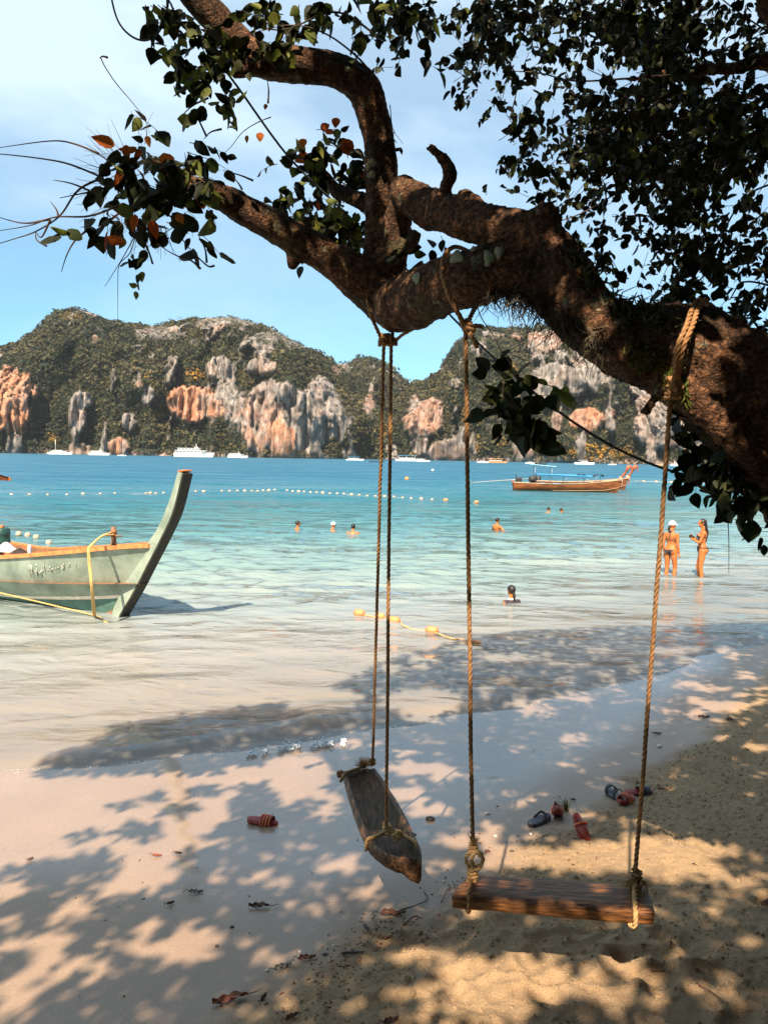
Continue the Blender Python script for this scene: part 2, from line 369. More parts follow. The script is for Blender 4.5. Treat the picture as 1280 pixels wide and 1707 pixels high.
def water_material():
    m = bpy.data.materials.new('sea_water'); m.use_nodes = True; t = m.node_tree; t.nodes.clear(); L = t.links.new
    co = N(t, 'ShaderNodeTexCoord'); ad_ = N(t, 'ShaderNodeAttribute', attribute_name='depth')
    def nz_(scale, st, det=4.0, ro=.55, dist=0.0):
        mpn = N(t, 'ShaderNodeMapping'); mpn.inputs['Scale'].default_value = st; mpn.inputs['Rotation'].default_value = (0, 0, R_(8)); L(co.outputs['Object'], mpn.inputs[0])
        n = N(t, 'ShaderNodeTexNoise', i_Scale=scale, i_Detail=det, i_Roughness=ro, i_Distortion=dist); L(mpn.outputs[0], n.inputs['Vector']); return n
    a = nz_(3.2, (.55, 1.0, 1), 4, .55, .6); b_ = nz_(.9, (.5, 1, 1), 3, .5, .4); c_ = nz_(.16, (.35, 1, 1), 4, .6); g_ = nz_(11.0, (.6, 1, 1), 2); b_.noise_type = 'RIDGED_MULTIFRACTAL'; b_.inputs['Detail'].default_value = 2.0; a.noise_type = 'RIDGED_MULTIFRACTAL'; a.inputs['Detail'].default_value = 2.0
    d_ = nz_(.28, (.45, 1, 1), 3, .55, .5); ad0 = N(t, 'ShaderNodeMath', operation='MULTIPLY_ADD', n1=5.0); L(d_.outputs[0], ad0.inputs[0]); a_s = N(t, 'ShaderNodeMath', operation='MULTIPLY', n1=.45); L(a.outputs[0], a_s.inputs[0]); L(a_s.outputs[0], ad0.inputs[2]); ad = N(t, 'ShaderNodeMath', operation='MULTIPLY_ADD', n1=1.6); L(b_.outputs[0], ad.inputs[0]); L(ad0.outputs[0], ad.inputs[2])
    ad2 = N(t, 'ShaderNodeMath', operation='MULTIPLY_ADD', n1=.16); L(g_.outputs[0], ad2.inputs[0]); L(ad.outputs[0], ad2.inputs[2])
    # patches of ruffled and of smooth water
    pt = N(t, 'ShaderNodeMapRange', n1=.38, n2=.62, n3=.3, n4=1.25); L(c_.outputs[0], pt.inputs[0])
    near = N(t, 'ShaderNodeMapRange', n1=.0, n2=.45, n3=.5, n4=1.0); L(ad_.outputs['Fac'], near.inputs[0])
    st = N(t, 'ShaderNodeMath', operation='MULTIPLY'); L(pt.outputs[0], st.inputs[0]); L(near.outputs[0], st.inputs[1])
    bp = N(t, 'ShaderNodeBump', i_Distance=.19); L(ad2.outputs[0], bp.inputs['Height']); L(st.outputs[0], bp.inputs['Strength'])
    # what the water itself scatters back, by depth
    cr = N(t, 'ShaderNodeValToRGB'); e = cr.color_ramp.elements
    e[0].position = 0; e[0].color = (.31, .305, .285, 1); e[1].position = 1; e[1].color = (.0, .09, .165, 1)
    for p_, c in ((.035, (.22, .255, .25)), (.08, (.15, .235, .232)), (.15, (.07, .185, .205)), (.26, (.022, .145, .185)), (.45, (.002, .115, .17)), (.7, (.0, .10, .165))):
        q = e.new(p_); q.color = c + (1,)
    dm = N(t, 'ShaderNodeMapRange', n1=0.0, n2=6.0); L(ad_.outputs['Fac'], dm.inputs[0])
    dn = nz_(.05, (.5, 1, 1), 5, .6); dd = N(t, 'ShaderNodeMath', operation='MULTIPLY_ADD', n1=.22); L(dn.outputs[0], dd.inputs[0]); 
    ds = N(t, 'ShaderNodeMath', operation='SUBTRACT', n1=.11); L(dm.outputs[0], dd.inputs[2]); L(dd.outputs[0], ds.inputs[0])
    dmx = N(t, 'ShaderNodeMath', operation='MULTIPLY'); L(ds.outputs[0], dmx.inputs[0]); dmx.inputs[1].default_value = 1
    L(ds.outputs[0], cr.inputs[0])
    df = N(t, 'ShaderNodeBsdfDiffuse'); L(cr.outputs[0], df.inputs[0]); L(bp.outputs[0], df.inputs['Normal'])
    tr = N(t, 'ShaderNodeBsdfTransparent'); tcol = N(t, 'ShaderNodeValToRGB'); tcol.color_ramp.elements[0].color = (1, 1, 1, 1); tcol.color_ramp.elements[1].color = (.45, .85, .80, 1)
    L(ad_.outputs['Fac'], tcol.inputs[0]); L(tcol.outputs[0], tr.inputs[0])
    op = N(t, 'ShaderNodeMapRange', n1=0, n2=.30, n3=.42, n4=.95, interpolation_type='SMOOTHSTEP'); L(ad_.outputs['Fac'], op.inputs[0])
    m1 = N(t, 'ShaderNodeMixShader'); L(op.outputs[0], m1.inputs[0]); L(tr.outputs[0], m1.inputs[1]); L(df.outputs[0], m1.inputs[2])
    fr = N(t, 'ShaderNodeFresnel', i_IOR=1.30); L(bp.outputs[0], fr.inputs['Normal'])
    gl = N(t, 'ShaderNodeBsdfGlossy'); gr_ = N(t, 'ShaderNodeMapRange', n1=.3, n2=3.5, n3=.06, n4=.34); L(ad_.outputs['Fac'], gr_.inputs[0]); L(gr_.outputs[0], gl.inputs['Roughness']); L(bp.outputs[0], gl.inputs['Normal'])
    fk_ = N(t, 'ShaderNodeMapRange', n1=.3, n2=5.0, n3=1.0, n4=.42); L(ad_.outputs['Fac'], fk_.inputs[0]); fm_ = N(t, 'ShaderNodeMath', operation='MULTIPLY'); L(fr.outputs[0], fm_.inputs[0]); L(fk_.outputs[0], fm_.inputs[1]); m2 = N(t, 'ShaderNodeMixShader'); L(fm_.outputs[0], m2.inputs[0]); L(m1.outputs[0], m2.inputs[1]); L(gl.outputs[0], m2.inputs[2])
    o = N(t, 'ShaderNodeOutputMaterial'); L(m2.outputs[0], o.inputs[0]); return m
M_water = water_material()
def sea_mesh():
    xs = axis(-6.5, 8.5, .065, 1500, 1.09); ys = axis(5.5, 20, .06, 3000, 1.035); ys = ys[(ys > -60) & (ys < 2500)]
    X, Y, f = grid(xs, ys); x, y = X.ravel(), Y.ravel(); s = shore_s(x, y)
    z = wave(x, y); dep = np.clip(-gz0(x, y), 0, 9)
    keep = s < 1.6; fk = keep[f].all(1); f = f[fk]
    used = np.unique(f); mp_ = np.full(len(x), -1); mp_[used] = np.arange(len(used)); f = mp_[f]
    v = np.stack([x, y, z], -1)[used]; v[:, 2] = np.where(s[used] > .9, -.3, v[:, 2])
    return tag(link('sea', arr_mesh('sea', v, f, M_water, True, {'depth': dep[used]})), kind='structure')
sea_mesh()

# ------------------------------------------------------------------ hills across the bay
CLIFFS = [  # px, py, rx, ry, hue(0 grey .. 1 orange pink)
 (480,702,92,50,.12),(925,640,44,34,.1),(10,665,40,50,.9),(130,690,13,36,.15),(140,668,12,14,.2),(198,745,17,13,.75),(322,675,36,28,1.),(352,682,20,18,.6),(395,672,8,14,.2),(432,700,32,40,.45),(450,665,25,28,.3),
 (468,735,20,24,.8),(478,665,18,24,.25),(533,668,24,33,.25),(553,690,13,34,.15),(566,712,12,26,.1),(367,612,18,16,.2),(436,612,22,14,.2),(400,690,10,20,.25),(247,662,8,14,.1),(232,646,6,8,.6),
 (400,536,55,7,.1),(270,556,40,11,.1),(345,540,20,8,.1),(460,562,30,10,.1),(568,615,12,10,.5),(615,676,10,14,.5),(135,752,14,12,.4),(25,742,12,18,.05),(520,740,9,16,.3),(325,570,8,6,.1),(215,705,10,14,.1),
 (160,567,5,8,.4),(10,690,24,20,.9),(505,575,30,8,.1),(210,745,6,12,.2),(575,616,8,8,.3),
 (706,702,30,30,.5),(742,752,30,18,.35),(700,735,14,24,.35),(905,577,26,22,.4),(862,562,13,8,.5),(1002,615,27,34,.15),(978,702,26,18,.8),(1082,668,20,32,.2),(1102,712,40,32,.25),
 (872,748,17,22,.25),(928,702,9,20,.45),(1018,692,8,8,.6),(868,700,10,12,.3),(1060,640,12,20,.2),(760,640,10,8,.2),(690,668,8,10,.3),(1150,735,20,24,.25),(830,560,14,6,.3),(960,600,10,16,.2),(1230,745,30,18,.2)]
YELLOWS = [(985,757,48,16,1.),(790,742,16,16,.8),(945,672,12,14,.7),(925,652,10,8,.6),(325,628,16,10,.8),(345,618,8,8,.9),(225,620,7,9,.7),(250,629,5,6,.9),(265,690,10,12,.4),(88,735,10,12,.5),(640,720,10,12,.3),(1040,756,16,10,.6),(300,690,8,14,.4),(780,700,8,16,.5),(860,620,10,10,.5),(700,760,18,5,.6),(835,740,14,10,.35),(120,530,20,6,.35)]
def cliff_mask(px, py, w):
    m = np.zeros(px.shape); hue = np.zeros(px.shape)
    for (a, b, rx, ry, h) in CLIFFS:
        q = 1 - np.sqrt(((px - a) / rx) ** 2 + ((py - b) / ry) ** 2) + w
        m = np.maximum(m, sm(-.12, .12, q) * (1 if ry > 12 else .62)); hue = np.where(q > -.1, np.maximum(hue * .4, h), hue)
    return m, hue
def rock_material():
    m = bpy.data.materials.new('limestone'); m.use_nodes = True; t = m.node_tree; b = t.nodes['Principled BSDF']; L = t.links.new
    b.inputs['Roughness'].default_value = .95; b.inputs['Specular IOR Level'].default_value = .1
    co = N(t, 'ShaderNodeTexCoord'); mpn = N(t, 'ShaderNodeMapping'); mpn.inputs['Scale'].default_value = (1, .6, .22); L(co.outputs['Object'], mpn.inputs[0])
    n1 = N(t, 'ShaderNodeTexNoise', i_Scale=.26, i_Detail=9.0, i_Roughness=.78); L(mpn.outputs[0], n1.inputs['Vector'])
    n2 = N(t, 'ShaderNodeTexNoise', i_Scale=.05, i_Detail=5.0, i_Roughness=.6); L(co.outputs['Object'], n2.inputs['Vector'])
    at = N(t, 'ShaderNodeAttribute', attribute_name='hue')
    grey = N(t, 'ShaderNodeValToRGB'); e = grey.color_ramp.elements; e[0].position = .36; e[0].color = (.035, .036, .035, 1); e[1].position = .64; e[1].color = (.42, .38, .35, 1); q = e.new(.5); q.color = (.20, .18, .165, 1)
    ora = N(t, 'ShaderNodeValToRGB'); e = ora.color_ramp.elements; e[0].position = .34; e[0].color = (.13, .07, .045, 1); e[1].position = .66; e[1].color = (.56, .32, .22, 1); q = e.new(.47); q.color = (.44, .18, .08, 1)
    L(n1.outputs[0], grey.inputs[0]); L(n1.outputs[0], ora.inputs[0])
    sh = N(t, 'ShaderNodeMapRange', n1=.4, n2=.62, n3=-.38, n4=.02); L(n2.outputs[0], sh.inputs[0]); ad = N(t, 'ShaderNodeMath', operation='ADD', use_clamp=True); L(at.outputs['Fac'], ad.inputs[0]); L(sh.outputs[0], ad.inputs[1])
    mx_ = N(t, 'ShaderNodeMix', data_type='RGBA'); L(ad.outputs[0], mx_.inputs[0]); L(grey.outputs[0], mx_.inputs[6]); L(ora.outputs[0], mx_.inputs[7]); 
    gm = N(t, 'ShaderNodeAttribute', attribute_name='rock'); m3 = N(t, 'ShaderNodeMix', data_type='RGBA'); m3.inputs[6].default_value = (.022, .028, .014, 1); L(gm.outputs['Fac'], m3.inputs[0]); L(mx_.outputs[2], m3.inputs[7]); L(m3.outputs[2], b.inputs['Base Color'])
    bp = N(t, 'ShaderNodeBump', i_Strength=.9, i_Distance=2.5); L(n1.outputs[0], bp.inputs['Height']); L(bp.outputs[0], b.inputs['Normal']); return m
M_rock = rock_material()
M_forest = bpy.data.materials.new('forest_leaves'); M_forest.use_nodes = True
_b = M_forest.node_tree.nodes['Principled BSDF']; _a = N(M_forest.node_tree, 'ShaderNodeAttribute', attribute_name='col'); M_forest.node_tree.links.new(_a.outputs['Color'], _b.inputs['Base Color'])
_b.inputs['Roughness'].default_value = .8; _b.inputs['Specular IOR Level'].default_value = .15
def hill(name, ridge, base, D, fog=0, rows=90, step=3.0, label=None, ntrees=9000, seed=0):
    px = np.arange(ridge[0][0], ridge[-1][0], step); yt = np.interp(px, [r[0] for r in ridge], [r[1] for r in ridge])
    k = np.exp(-np.linspace(-2, 2, 9) ** 2); k /= k.sum(); yt = np.convolve(np.pad(yt, 4, mode='edge'), k, 'valid') 
    v = np.linspace(0, 1, rows); n = len(px)
    d = np.array([ray(a, b) for a, b in zip(px, yt)]); dx = d[:, 0] / d[:, 1]; dzr = d[:, 2] / d[:, 1]
    Y0 = np.interp(px, [b[0] for b in base], [b[1] for b in base]); Yr = Y0 + D
    Hr = CAM[2] + dzr * Yr
    # height profile: steep foot, shelves, rounding off at the top; two rows behind the ridge
    V = v[:, None]; g = .10 * V + .15 * V ** 2 + .75 * V ** 5
    wob = .12 * fbm(np.stack([np.broadcast_to(px / 60., (rows, n)), np.broadcast_to(V * 3, (rows, n))], -1), 4, seed + 90)
    g = g + wob * np.sin(math.pi * V) 
    Z = V * Hr[None]; Y = Y0[None] + D * g
    X = dx[None] * Y
    pts = np.stack([X, Y, Z], -1)
    pj = project(pts); w = .55 * fbm(pts * np.array([.045, .02, .045]), 5, seed + 3, .65)
    rock, hue = cliff_mask(pj[..., 0], pj[..., 1], w * 1.0 + .10 + .45 * fbm(pts * np.array([.16, .05, .035]), 4, seed + 5, .7))
    vs_ = fbm(pts * np.array([.075, .02, .022]), 5, seed + 41, .65); rg = fbm(pts * .012, 2, seed + 43)
    extra = sm(.14, .32, vs_ + .22 * rg + .10 * np.clip(V * 1.6 - .9, 0, 1)) ; hue = np.where(extra > rock, .1 + .3 * sm(0, .5, rg), hue); rock = np.maximum(rock, extra * .95)
    gul = np.abs(fbm(np.stack([pts[..., 0] * .022, pts[..., 1] * .004, pts[..., 2] * .006], -1), 4, seed + 47, .55))
    # flutes and overhangs in the rock, bumps in the wooded slope
    fl = np.abs(fbm(pts * np.array([.15, .03, .010]), 5, seed + 11, .68)); fw = fbm(pts * .035, 4, seed + 13)
    edge = np.sin(math.pi * np.clip(V, 0, 1)) ** .3
    Y = Y - edge * (rock * (8 - 34 * fl) + (1 - rock) * (18 * fw - 60 * gul) + 8) ; X = dx[None] * Y
    Z = Z + edge * (3.5 * fbm(pts * .06, 4, seed + 17))
    back = np.array([[0, 35, -10], [0, 160, -Hr.mean() * .7], [0, 300, -400]], float)
    P3 = np.stack([X, Y, Z], -1)
    P3[0, :, 2] = -2
    ext = [P3] + [(P3[-1] + b)[None] for b in back]; P3 = np.concatenate(ext, 0)
    P3[-1, :, 2] = -10
    rr = rows + 3; i = np.arange(rr * n).reshape(rr, n)
    f = np.stack([i[:-1, :-1], i[:-1, 1:], i[1:, 1:], i[1:, :-1]], -1).reshape(-1, 4)
    pad = np.zeros((3, n)); shore = sm(6, 2, Z); 
    me = arr_mesh(name, P3.reshape(-1, 3), f, M_rock, True, {'rock': np.concatenate([np.maximum(rock, shore), pad]).ravel(), 'hue': np.concatenate([np.where(rock > .1, hue, .25), pad]).ravel()})
    tag(link(name, me), kind='structure')
    # the wood on it: crowns of small leaf faces
    a = rng.uniform(0, n - 1.001, ntrees); b = rng.uniform(0, rows - 1.001, ntrees) ** 1.0
    ia, ib = a.astype(int), b.astype(int); fa, fb = (a - ia)[:, None], (b - ib)[:, None]
    q = lambda A: A[ib, ia] * (1 - fa) * (1 - fb) + A[ib, ia + 1] * fa * (1 - fb) + A[ib + 1, ia] * (1 - fa) * fb + A[ib + 1, ia + 1] * fa * fb
    pos = q(P3[:rows]); rk = q(rock[..., None])[:, 0]
    keep = (rk < rng.uniform(.12, .8, ntrees)) | (rng.random(ntrees) < .05); pos, rk = pos[keep], rk[keep]; m = len(pos)
    pjt = project(pos); yel = np.zeros(m)
    for (yx, yy, rx, ry, h) in YELLOWS:
        qq = 1 - np.hypot((pjt[:, 0] - yx) / rx, (pjt[:, 1] - yy) / ry) + .3 * fbm(pos * .06, 3, 9); yel = np.maximum(yel, h * sm(-.1, .25, qq))
    size = rng.uniform(1.1, 2.9, m) * (1 + .6 * (rng.random(m) < .08)) * np.where(rk > .2, .55, 1) * np.clip(pos[:, 1] / 640, .9, 1.5)
    K = 12; th = rng.uniform(0, 6.283, (m, K)); cz = rng.uniform(-.35, 1, (m, K)); rr_ = np.sqrt(1 - cz ** 2) 
    nrm = np.stack([rr_ * np.cos(th), rr_ * np.sin(th), cz], -1); rad = rng.uniform(.75, 1.12, (m, K, 1))
    cen = pos[:, None] + np.array([0, 0, .35]) * size[:, None, None] + nrm * rad * size[:, None, None] * np.array([1, 1, .85])
    nn = nrm + rng.normal(0, .38, nrm.shape); nn /= np.linalg.norm(nn, axis=-1, keepdims=True)
    u = np.cross(nn, rng.normal(0, 1, nn.shape)); u /= np.linalg.norm(u, axis=-1, keepdims=True); w_ = np.cross(nn, u)
    hs = (size[:, None, None] * rng.uniform(.28, .50, (m, K, 1)))
    vv = np.stack([cen - u * hs, cen - w_ * hs * .7, cen + u * hs, cen + w_ * hs * .7], 2).reshape(-1, 3)
    ff = np.arange(m * K * 4).reshape(-1, 4)
    big = fbm(pos * .018, 3, seed + 31)
    base_c = np.array([.032, .037, .020]); olive = np.array([.078, .066, .030]); dark = np.array([.015, .021, .014]); yc = np.array([.34, .18, .028])
    tcol = rng.random(m); c = base_c + (olive - base_c) * np.clip(tcol * .6 + 1.1 * big + .1, 0, 1)[:, None]; c = np.where((rng.random(m) < .30)[:, None], dark * 1.2, c)
    c = c + (yc - c) * (yel * rng.uniform(.4, 1.0, m))[:, None]
    c = c * (1 + .3 * fbm(pos * .055, 3, seed + 37))[:, None] * rng.uniform(.75, 1.25, (m, 1)); c = c[:, None] * rng.uniform(.75, 1.25, (m, K, 1))
    cc = np.repeat(c.reshape(-1, 3), 4, 0)
    o = link('forest', arr_mesh('forest', vv, ff, M_forest, False, {'col': cc}))
    tag(o, label, 'forest', kind='stuff'); return P3
H_l = hill('mountain_left', [(-420,700),(-200,640),(-60,600),(0,580),(35,573),(60,553),(85,529),(105,520),(125,518),(150,521),(180,536),(200,544),(250,546),(300,539),(345,531),(390,531),(430,541),(470,559),(510,581),(545,601),(575,622),(610,660),(650,700),(690,768)],
    [(-420, 560), (0, 590), (150, 600), (300, 585), (420, 560), (480, 560), (580, 600), (700, 650)], 190, ntrees=26000, seed=1,
    label='dense dark green jungle covering the left limestone mountain across the bay')
H_m = hill('mountain_middle', [(500,640),(545,612),(560,607),(575,608),(600,599),(622,599),(645,610),(662,625),(680,642),(720,668),(780,700)],
    [(480, 780), (800, 800)], 200, rows=50, ntrees=6000, seed=2, label='jungle on the lower hill behind the gap between two mountains')
H_r = hill('mountain_right', [(600,768),(640,700),(662,668),(680,645),(720,629),(745,601),(762,572),(800,549),(840,546),(900,547),(960,556),(1000,566),(1050,588),(1100,618),(1160,655),(1230,690),(1330,715),(1500,735),(1750,768)],
    [(600, 640), (760, 620), (860, 590), (1100, 560), (1400, 600), (1800, 640)], 170, ntrees=21000, seed=3,
    label='dark and olive green jungle covering the right limestone mountain')
# ------------------------------------------------------------------ the beach tree
def bark_material():
    m = bpy.data.materials.new('bark'); m.use_nodes = True; t = m.node_tree; b = t.nodes['Principled BSDF']; L = t.links.new
    b.inputs['Roughness'].default_value = .85; b.inputs['Specular IOR Level'].default_value = .25
    co = N(t, 'ShaderNodeTexCoord')
    def nn(s, d=6, r=.6, st=None):
        n = N(t, 'ShaderNodeTexNoise', i_Scale=s, i_Detail=float(d), i_Roughness=r)
        if st: q = N(t, 'ShaderNodeMapping'); q.inputs['Scale'].default_value = st; L(co.outputs['Object'], q.inputs[0]); L(q.outputs[0], n.inputs['Vector'])
        else: L(co.outputs['Object'], n.inputs['Vector'])
        return n
    n1 = nn(5); n2 = nn(46, 6, .7); n3 = nn(3.2, 4); n4 = nn(11, 5, .6); vo = N(t, 'ShaderNodeTexVoronoi', i_Scale=70.0); L(co.outputs['Object'], vo.inputs['Vector'])
    c = N(t, 'ShaderNodeValToRGB'); e = c.color_ramp.elements; e[0].position = .3; e[0].color = (.028, .019, .012, 1); e[1].position = .7; e[1].color = (.29, .16, .08, 1); q = e.new(.5); q.color = (.10, .056, .031, 1)
    L(n2.outputs[0], c.inputs[0])
    wv = N(t, 'ShaderNodeMix', data_type='RGBA', blend_type='LINEAR_LIGHT'); wv.inputs[0].default_value = .12; L(co.outputs['Object'], wv.inputs[6]); L(n4.outputs['Color'], wv.inputs[7])
    vc = N(t, 'ShaderNodeTexVoronoi', i_Scale=15.0, feature='DISTANCE_TO_EDGE'); L(wv.outputs[2], vc.inputs['Vector'])
    ck = N(t, 'ShaderNodeMapRange', n1=.0, n2=.10, n3=.0, n4=1.0); L(vc.outputs['Distance'], ck.inputs[0])
    k = N(t, 'ShaderNodeMix', data_type='RGBA', blend_type='MULTIPLY'); k.inputs[0].default_value = .8; L(c.outputs[0], k.inputs[6])
    c2 = N(t, 'ShaderNodeValToRGB'); e = c2.color_ramp.elements; e[0].position = .38; e[0].color = (.35, .33, .30, 1); e[1].position = .62; e[1].color = (1.35, 1.1, .95, 1); L(n1.outputs[0], c2.inputs[0]); L(c2.outputs[0], k.inputs[7])
    li = N(t, 'ShaderNodeMapRange', n1=.60, n2=.66, n3=0, n4=.75); L(n4.outputs[0], li.inputs[0])
    lm = N(t, 'ShaderNodeMix', data_type='RGBA'); lm.inputs[7].default_value = (.20, .21, .13, 1); L(li.outputs[0], lm.inputs[0]); L(k.outputs[2], lm.inputs[6])
    mo = N(t, 'ShaderNodeMapRange', n1=.56, n2=.64, n3=0, n4=.6); L(n3.outputs[0], mo.inputs[0])
    mm = N(t, 'ShaderNodeMix', data_type='RGBA'); mm.inputs[7].default_value = (.05, .055, .02, 1); L(mo.outputs[0], mm.inputs[0]); L(lm.outputs[2], mm.inputs[6]); ckm = N(t, 'ShaderNodeMapRange', n1=0, n2=1, n3=.38, n4=1.0); L(ck.outputs[0], ckm.inputs[0]); mk = N(t, 'ShaderNodeMix', data_type='RGBA', blend_type='MULTIPLY'); mk.inputs[0].default_value = 1; L(mm.outputs[2], mk.inputs[6]); L(ckm.outputs[0], mk.inputs[7]); L(mk.outputs[2], b.inputs['Base Color'])
    h0 = N(t, 'ShaderNodeMath', operation='MULTIPLY_ADD', n1=.5); L(vo.outputs['Distance'], h0.inputs[0]); L(n2.outputs[0], h0.inputs[2]); h = N(t, 'ShaderNodeMath', operation='MULTIPLY_ADD', n1=.55); L(ck.outputs[0], h.inputs[0]); L(h0.outputs[0], h.inputs[2])
    bp = N(t, 'ShaderNodeBump', i_Strength=1.0, i_Distance=.016); L(h.outputs[0], bp.inputs['Height']); L(bp.outputs[0], b.inputs['Normal']); return m
M_bark = bark_material()
M_twig = mat('twig_bark', (.075, .045, .028), (.03, .018, .012), rough=.8, scale=40, bump=.3)
TREE = empty('beach_tree', (2.95, 3.55, gz1(2.95, 3.55)), 0, 'huge leaning tree with dark gnarled limbs reaching over the sand, leafy crown overhead', 'tree')
TP = np.array(TREE.location)
def W2(pts): return [P(a, b, y) for a, b, y, r in pts]
def RR(pts): return [r * y / F for a, b, y, r in pts]
LIMBS = [
 [(640,508,4.15,34),(662,508,4.08,44),(695,500,3.9,46),(740,478,3.65,45),(795,460,3.45,44),(855,448,3.38,43),(915,478,3.33,45),(975,528,3.28,50),(1040,568,3.22,60),(1100,582,3.2,73),(1160,602,3.2,83),(1230,655,3.22,94),(1320,735,3.3,106),(1450,880,3.4,128),(1560,1080,3.5,142),(1610,1320,3.55,160),(1640,1560,3.6,215)],
 [(664,300,3.95,16),(685,328,3.9,27),(740,356,3.7,30),(800,374,3.5,33),(860,386,3.38,34),(905,406,3.32,38),(938,455,3.28,42),(975,510,3.22,42),(1020,560,3.15,40),(1075,610,3.12,36)],
 [(642,515,4.15,32),(634,430,4.15,27),(633,350,4.15,25),(636,270,4.15,26),(624,200,4.12,26),(603,145,4.08,27),(565,119,4.05,26),(510,110,4.0,26),(450,105,4.0,26),(405,80,4.0,26),(362,32,3.95,25),(320,-15,3.9,24),(270,-80,3.8,22),(190,-190,3.6,18),(60,-330,3.3,12)],
 [(645,500,4.15,42),(600,467,4.12,36),(550,432,4.1,29),(500,402,4.07,27),(450,372,4.03,25),(400,346,4.0,23),(355,322,3.95,19),(315,305,3.9,14),(285,290,3.87,10),(252,268,3.84,6)],
 [(690,500,4.0,40),(664,528,4.08,30),(672,540,4.08,16)],
 [(640,480,4.15,30),(655,430,4.12,24),(662,370,4.05,22),(672,320,3.98,22)],
 [(742,356,3.75,16),(741,322,3.68,10),(749,292,3.66,11.5),(739,264,3.64,10),(714,243,3.62,6.5)],
 [(754,290,3.66,4),(770,296,3.64,2.5)],
 [(696,388,3.95,8),(684,404,3.98,10),(662,420,4.02,13),(636,436,4.08,15)],
 [(455,106,4.0,24),(418,112,3.95,15),(386,118,3.92,12)],
 [(500,408,4.07,18),(488,436,4.07,11),(492,447,4.06,7)],
 [(905,400,3.32,30),(912,362,3.3,22),(915,345,3.3,18)],
 [(790,340,3.52,14),(770,326,3.55,11),(765,322,3.55,8)],
 [(632,350,4.2,14),(600,335,4.3,13),(560,316,4.4,11),(545,296,4.45,8),(520,270,4.5,5)],
 [(1290,720,3.3,90),(1370,560,3.45,66),(1400,380,3.6,52),(1380,200,3.7,42),(1330,60,3.6,36),(1250,-120,3.3,30)],
 [(1400,380,3.6,30),(1350,200,3.8,20),(1290,108,3.95,15),(1220,112,4.0,11),(1130,122,4.1,6),(1050,132,4.2,4)],
 [(1100,628,3.12,28),(1150,652,3.08,30),(1200,705,3.05,26),(1270,785,3.1,22),(1350,880,3.2,22)],
 [(1115,640,3.1,9),(1090,665,3.08,7),(1073,690,3.07,6)],
]
def wood():
    mb = MB()
    for k, lm in enumerate(LIMBS): mb.tube(W2(lm), RR(lm), 12, True, None)
    top = P(1250, -120, 3.3)
    for pts, r in [([top, (1.2, 1.9, 6.2), (.3, .9, 7.2), (-1.2, -.6, 7.9), (-3.0, -2.0, 8.1)], [.075, .07, .055, .04, .02]),
                   ([P(1380, 200, 3.7), (2.3, 2.3, 5.4), (2.8, .6, 6.8), (3.2, -1.5, 7.6)], [.12, .11, .08, .03]),
                   ([(.3, .9, 7.2), (-.9, 1.4, 7.6), (-2.6, 1.5, 7.8)], [.05, .035, .015]),
                   ([(1.2, 1.9, 6.2), (1.6, .2, 7.1), (1.4, -1.6, 7.7)], [.05, .04, .02]),
                   ([P(1400, 380, 3.6), (3.3, 4.2, 5.4), (4.6, 4.6, 6.4)], [.1, .08, .03])]:
        mb.tube(pts, r, 10, True, None)
    for a in np.linspace(0, 6.28, 8)[:-1]:   # root flare
        e = TP + np.array([math.cos(a) * .95, math.sin(a) * .95, 0]); e[2] = gz1(e[0], e[1]) - .08
        s_ = P(1635, 1480, 3.6); mid = (s_ + e) / 2 + np.array([math.cos(a) * .18, math.sin(a) * .18, -.05]); mb.tube([s_, mid, e], [.2, .13, .05], 8)
    tmp = link('tmp', mb.mesh('tmp', M_bark)); md = tmp.modifiers.new('r', 'REMESH'); md.mode = 'VOXEL'; md.voxel_size = .0155
    ms = tmp.modifiers.new('s', 'SMOOTH'); ms.factor = .6; ms.iterations = 3
    dg = bpy.context.evaluated_depsgraph_get(); ev = tmp.evaluated_get(dg); me = bpy.data.meshes.new_from_object(ev)
    bpy.data.objects.remove(tmp)
    n = len(me.vertices); v = np.empty(n * 3, np.float32); me.vertices.foreach_get('co', v); v = v.reshape(-1, 3).astype(float)
    no = np.empty(n * 3, np.float32); me.vertices.foreach_get('normal', no); no = no.reshape(-1, 3)
    thick = sm(.03, .12, 0 * v[:, 0] + .1)
    d = .014 * fbm(v * 8, 3, 200) + .012 * np.abs(fbm(v * np.array([26, 26, 34]), 3, 210)) * 1 + .0032 * fbm(v * 75, 2, 220)
    gn = fbm(v * np.array([14, 14, 5]), 3, 230); d += .006 * np.where(gn > .25, 1, 0) * (gn - .25) * 4
    v = v + no * d[:, None] * (.6 + .9 * sm(500, 900, project(v)[:, 0]))[:, None]
    me.vertices.foreach_set('co', (v - TP).astype(np.float32).ravel()); me.update()
    me.polygons.foreach_set('use_smooth', np.ones(len(me.polygons), bool)); me.materials.clear(); me.materials.append(M_bark); me.name = 'trunk'
    link('trunk', me, TREE); return v
WOODV = wood()
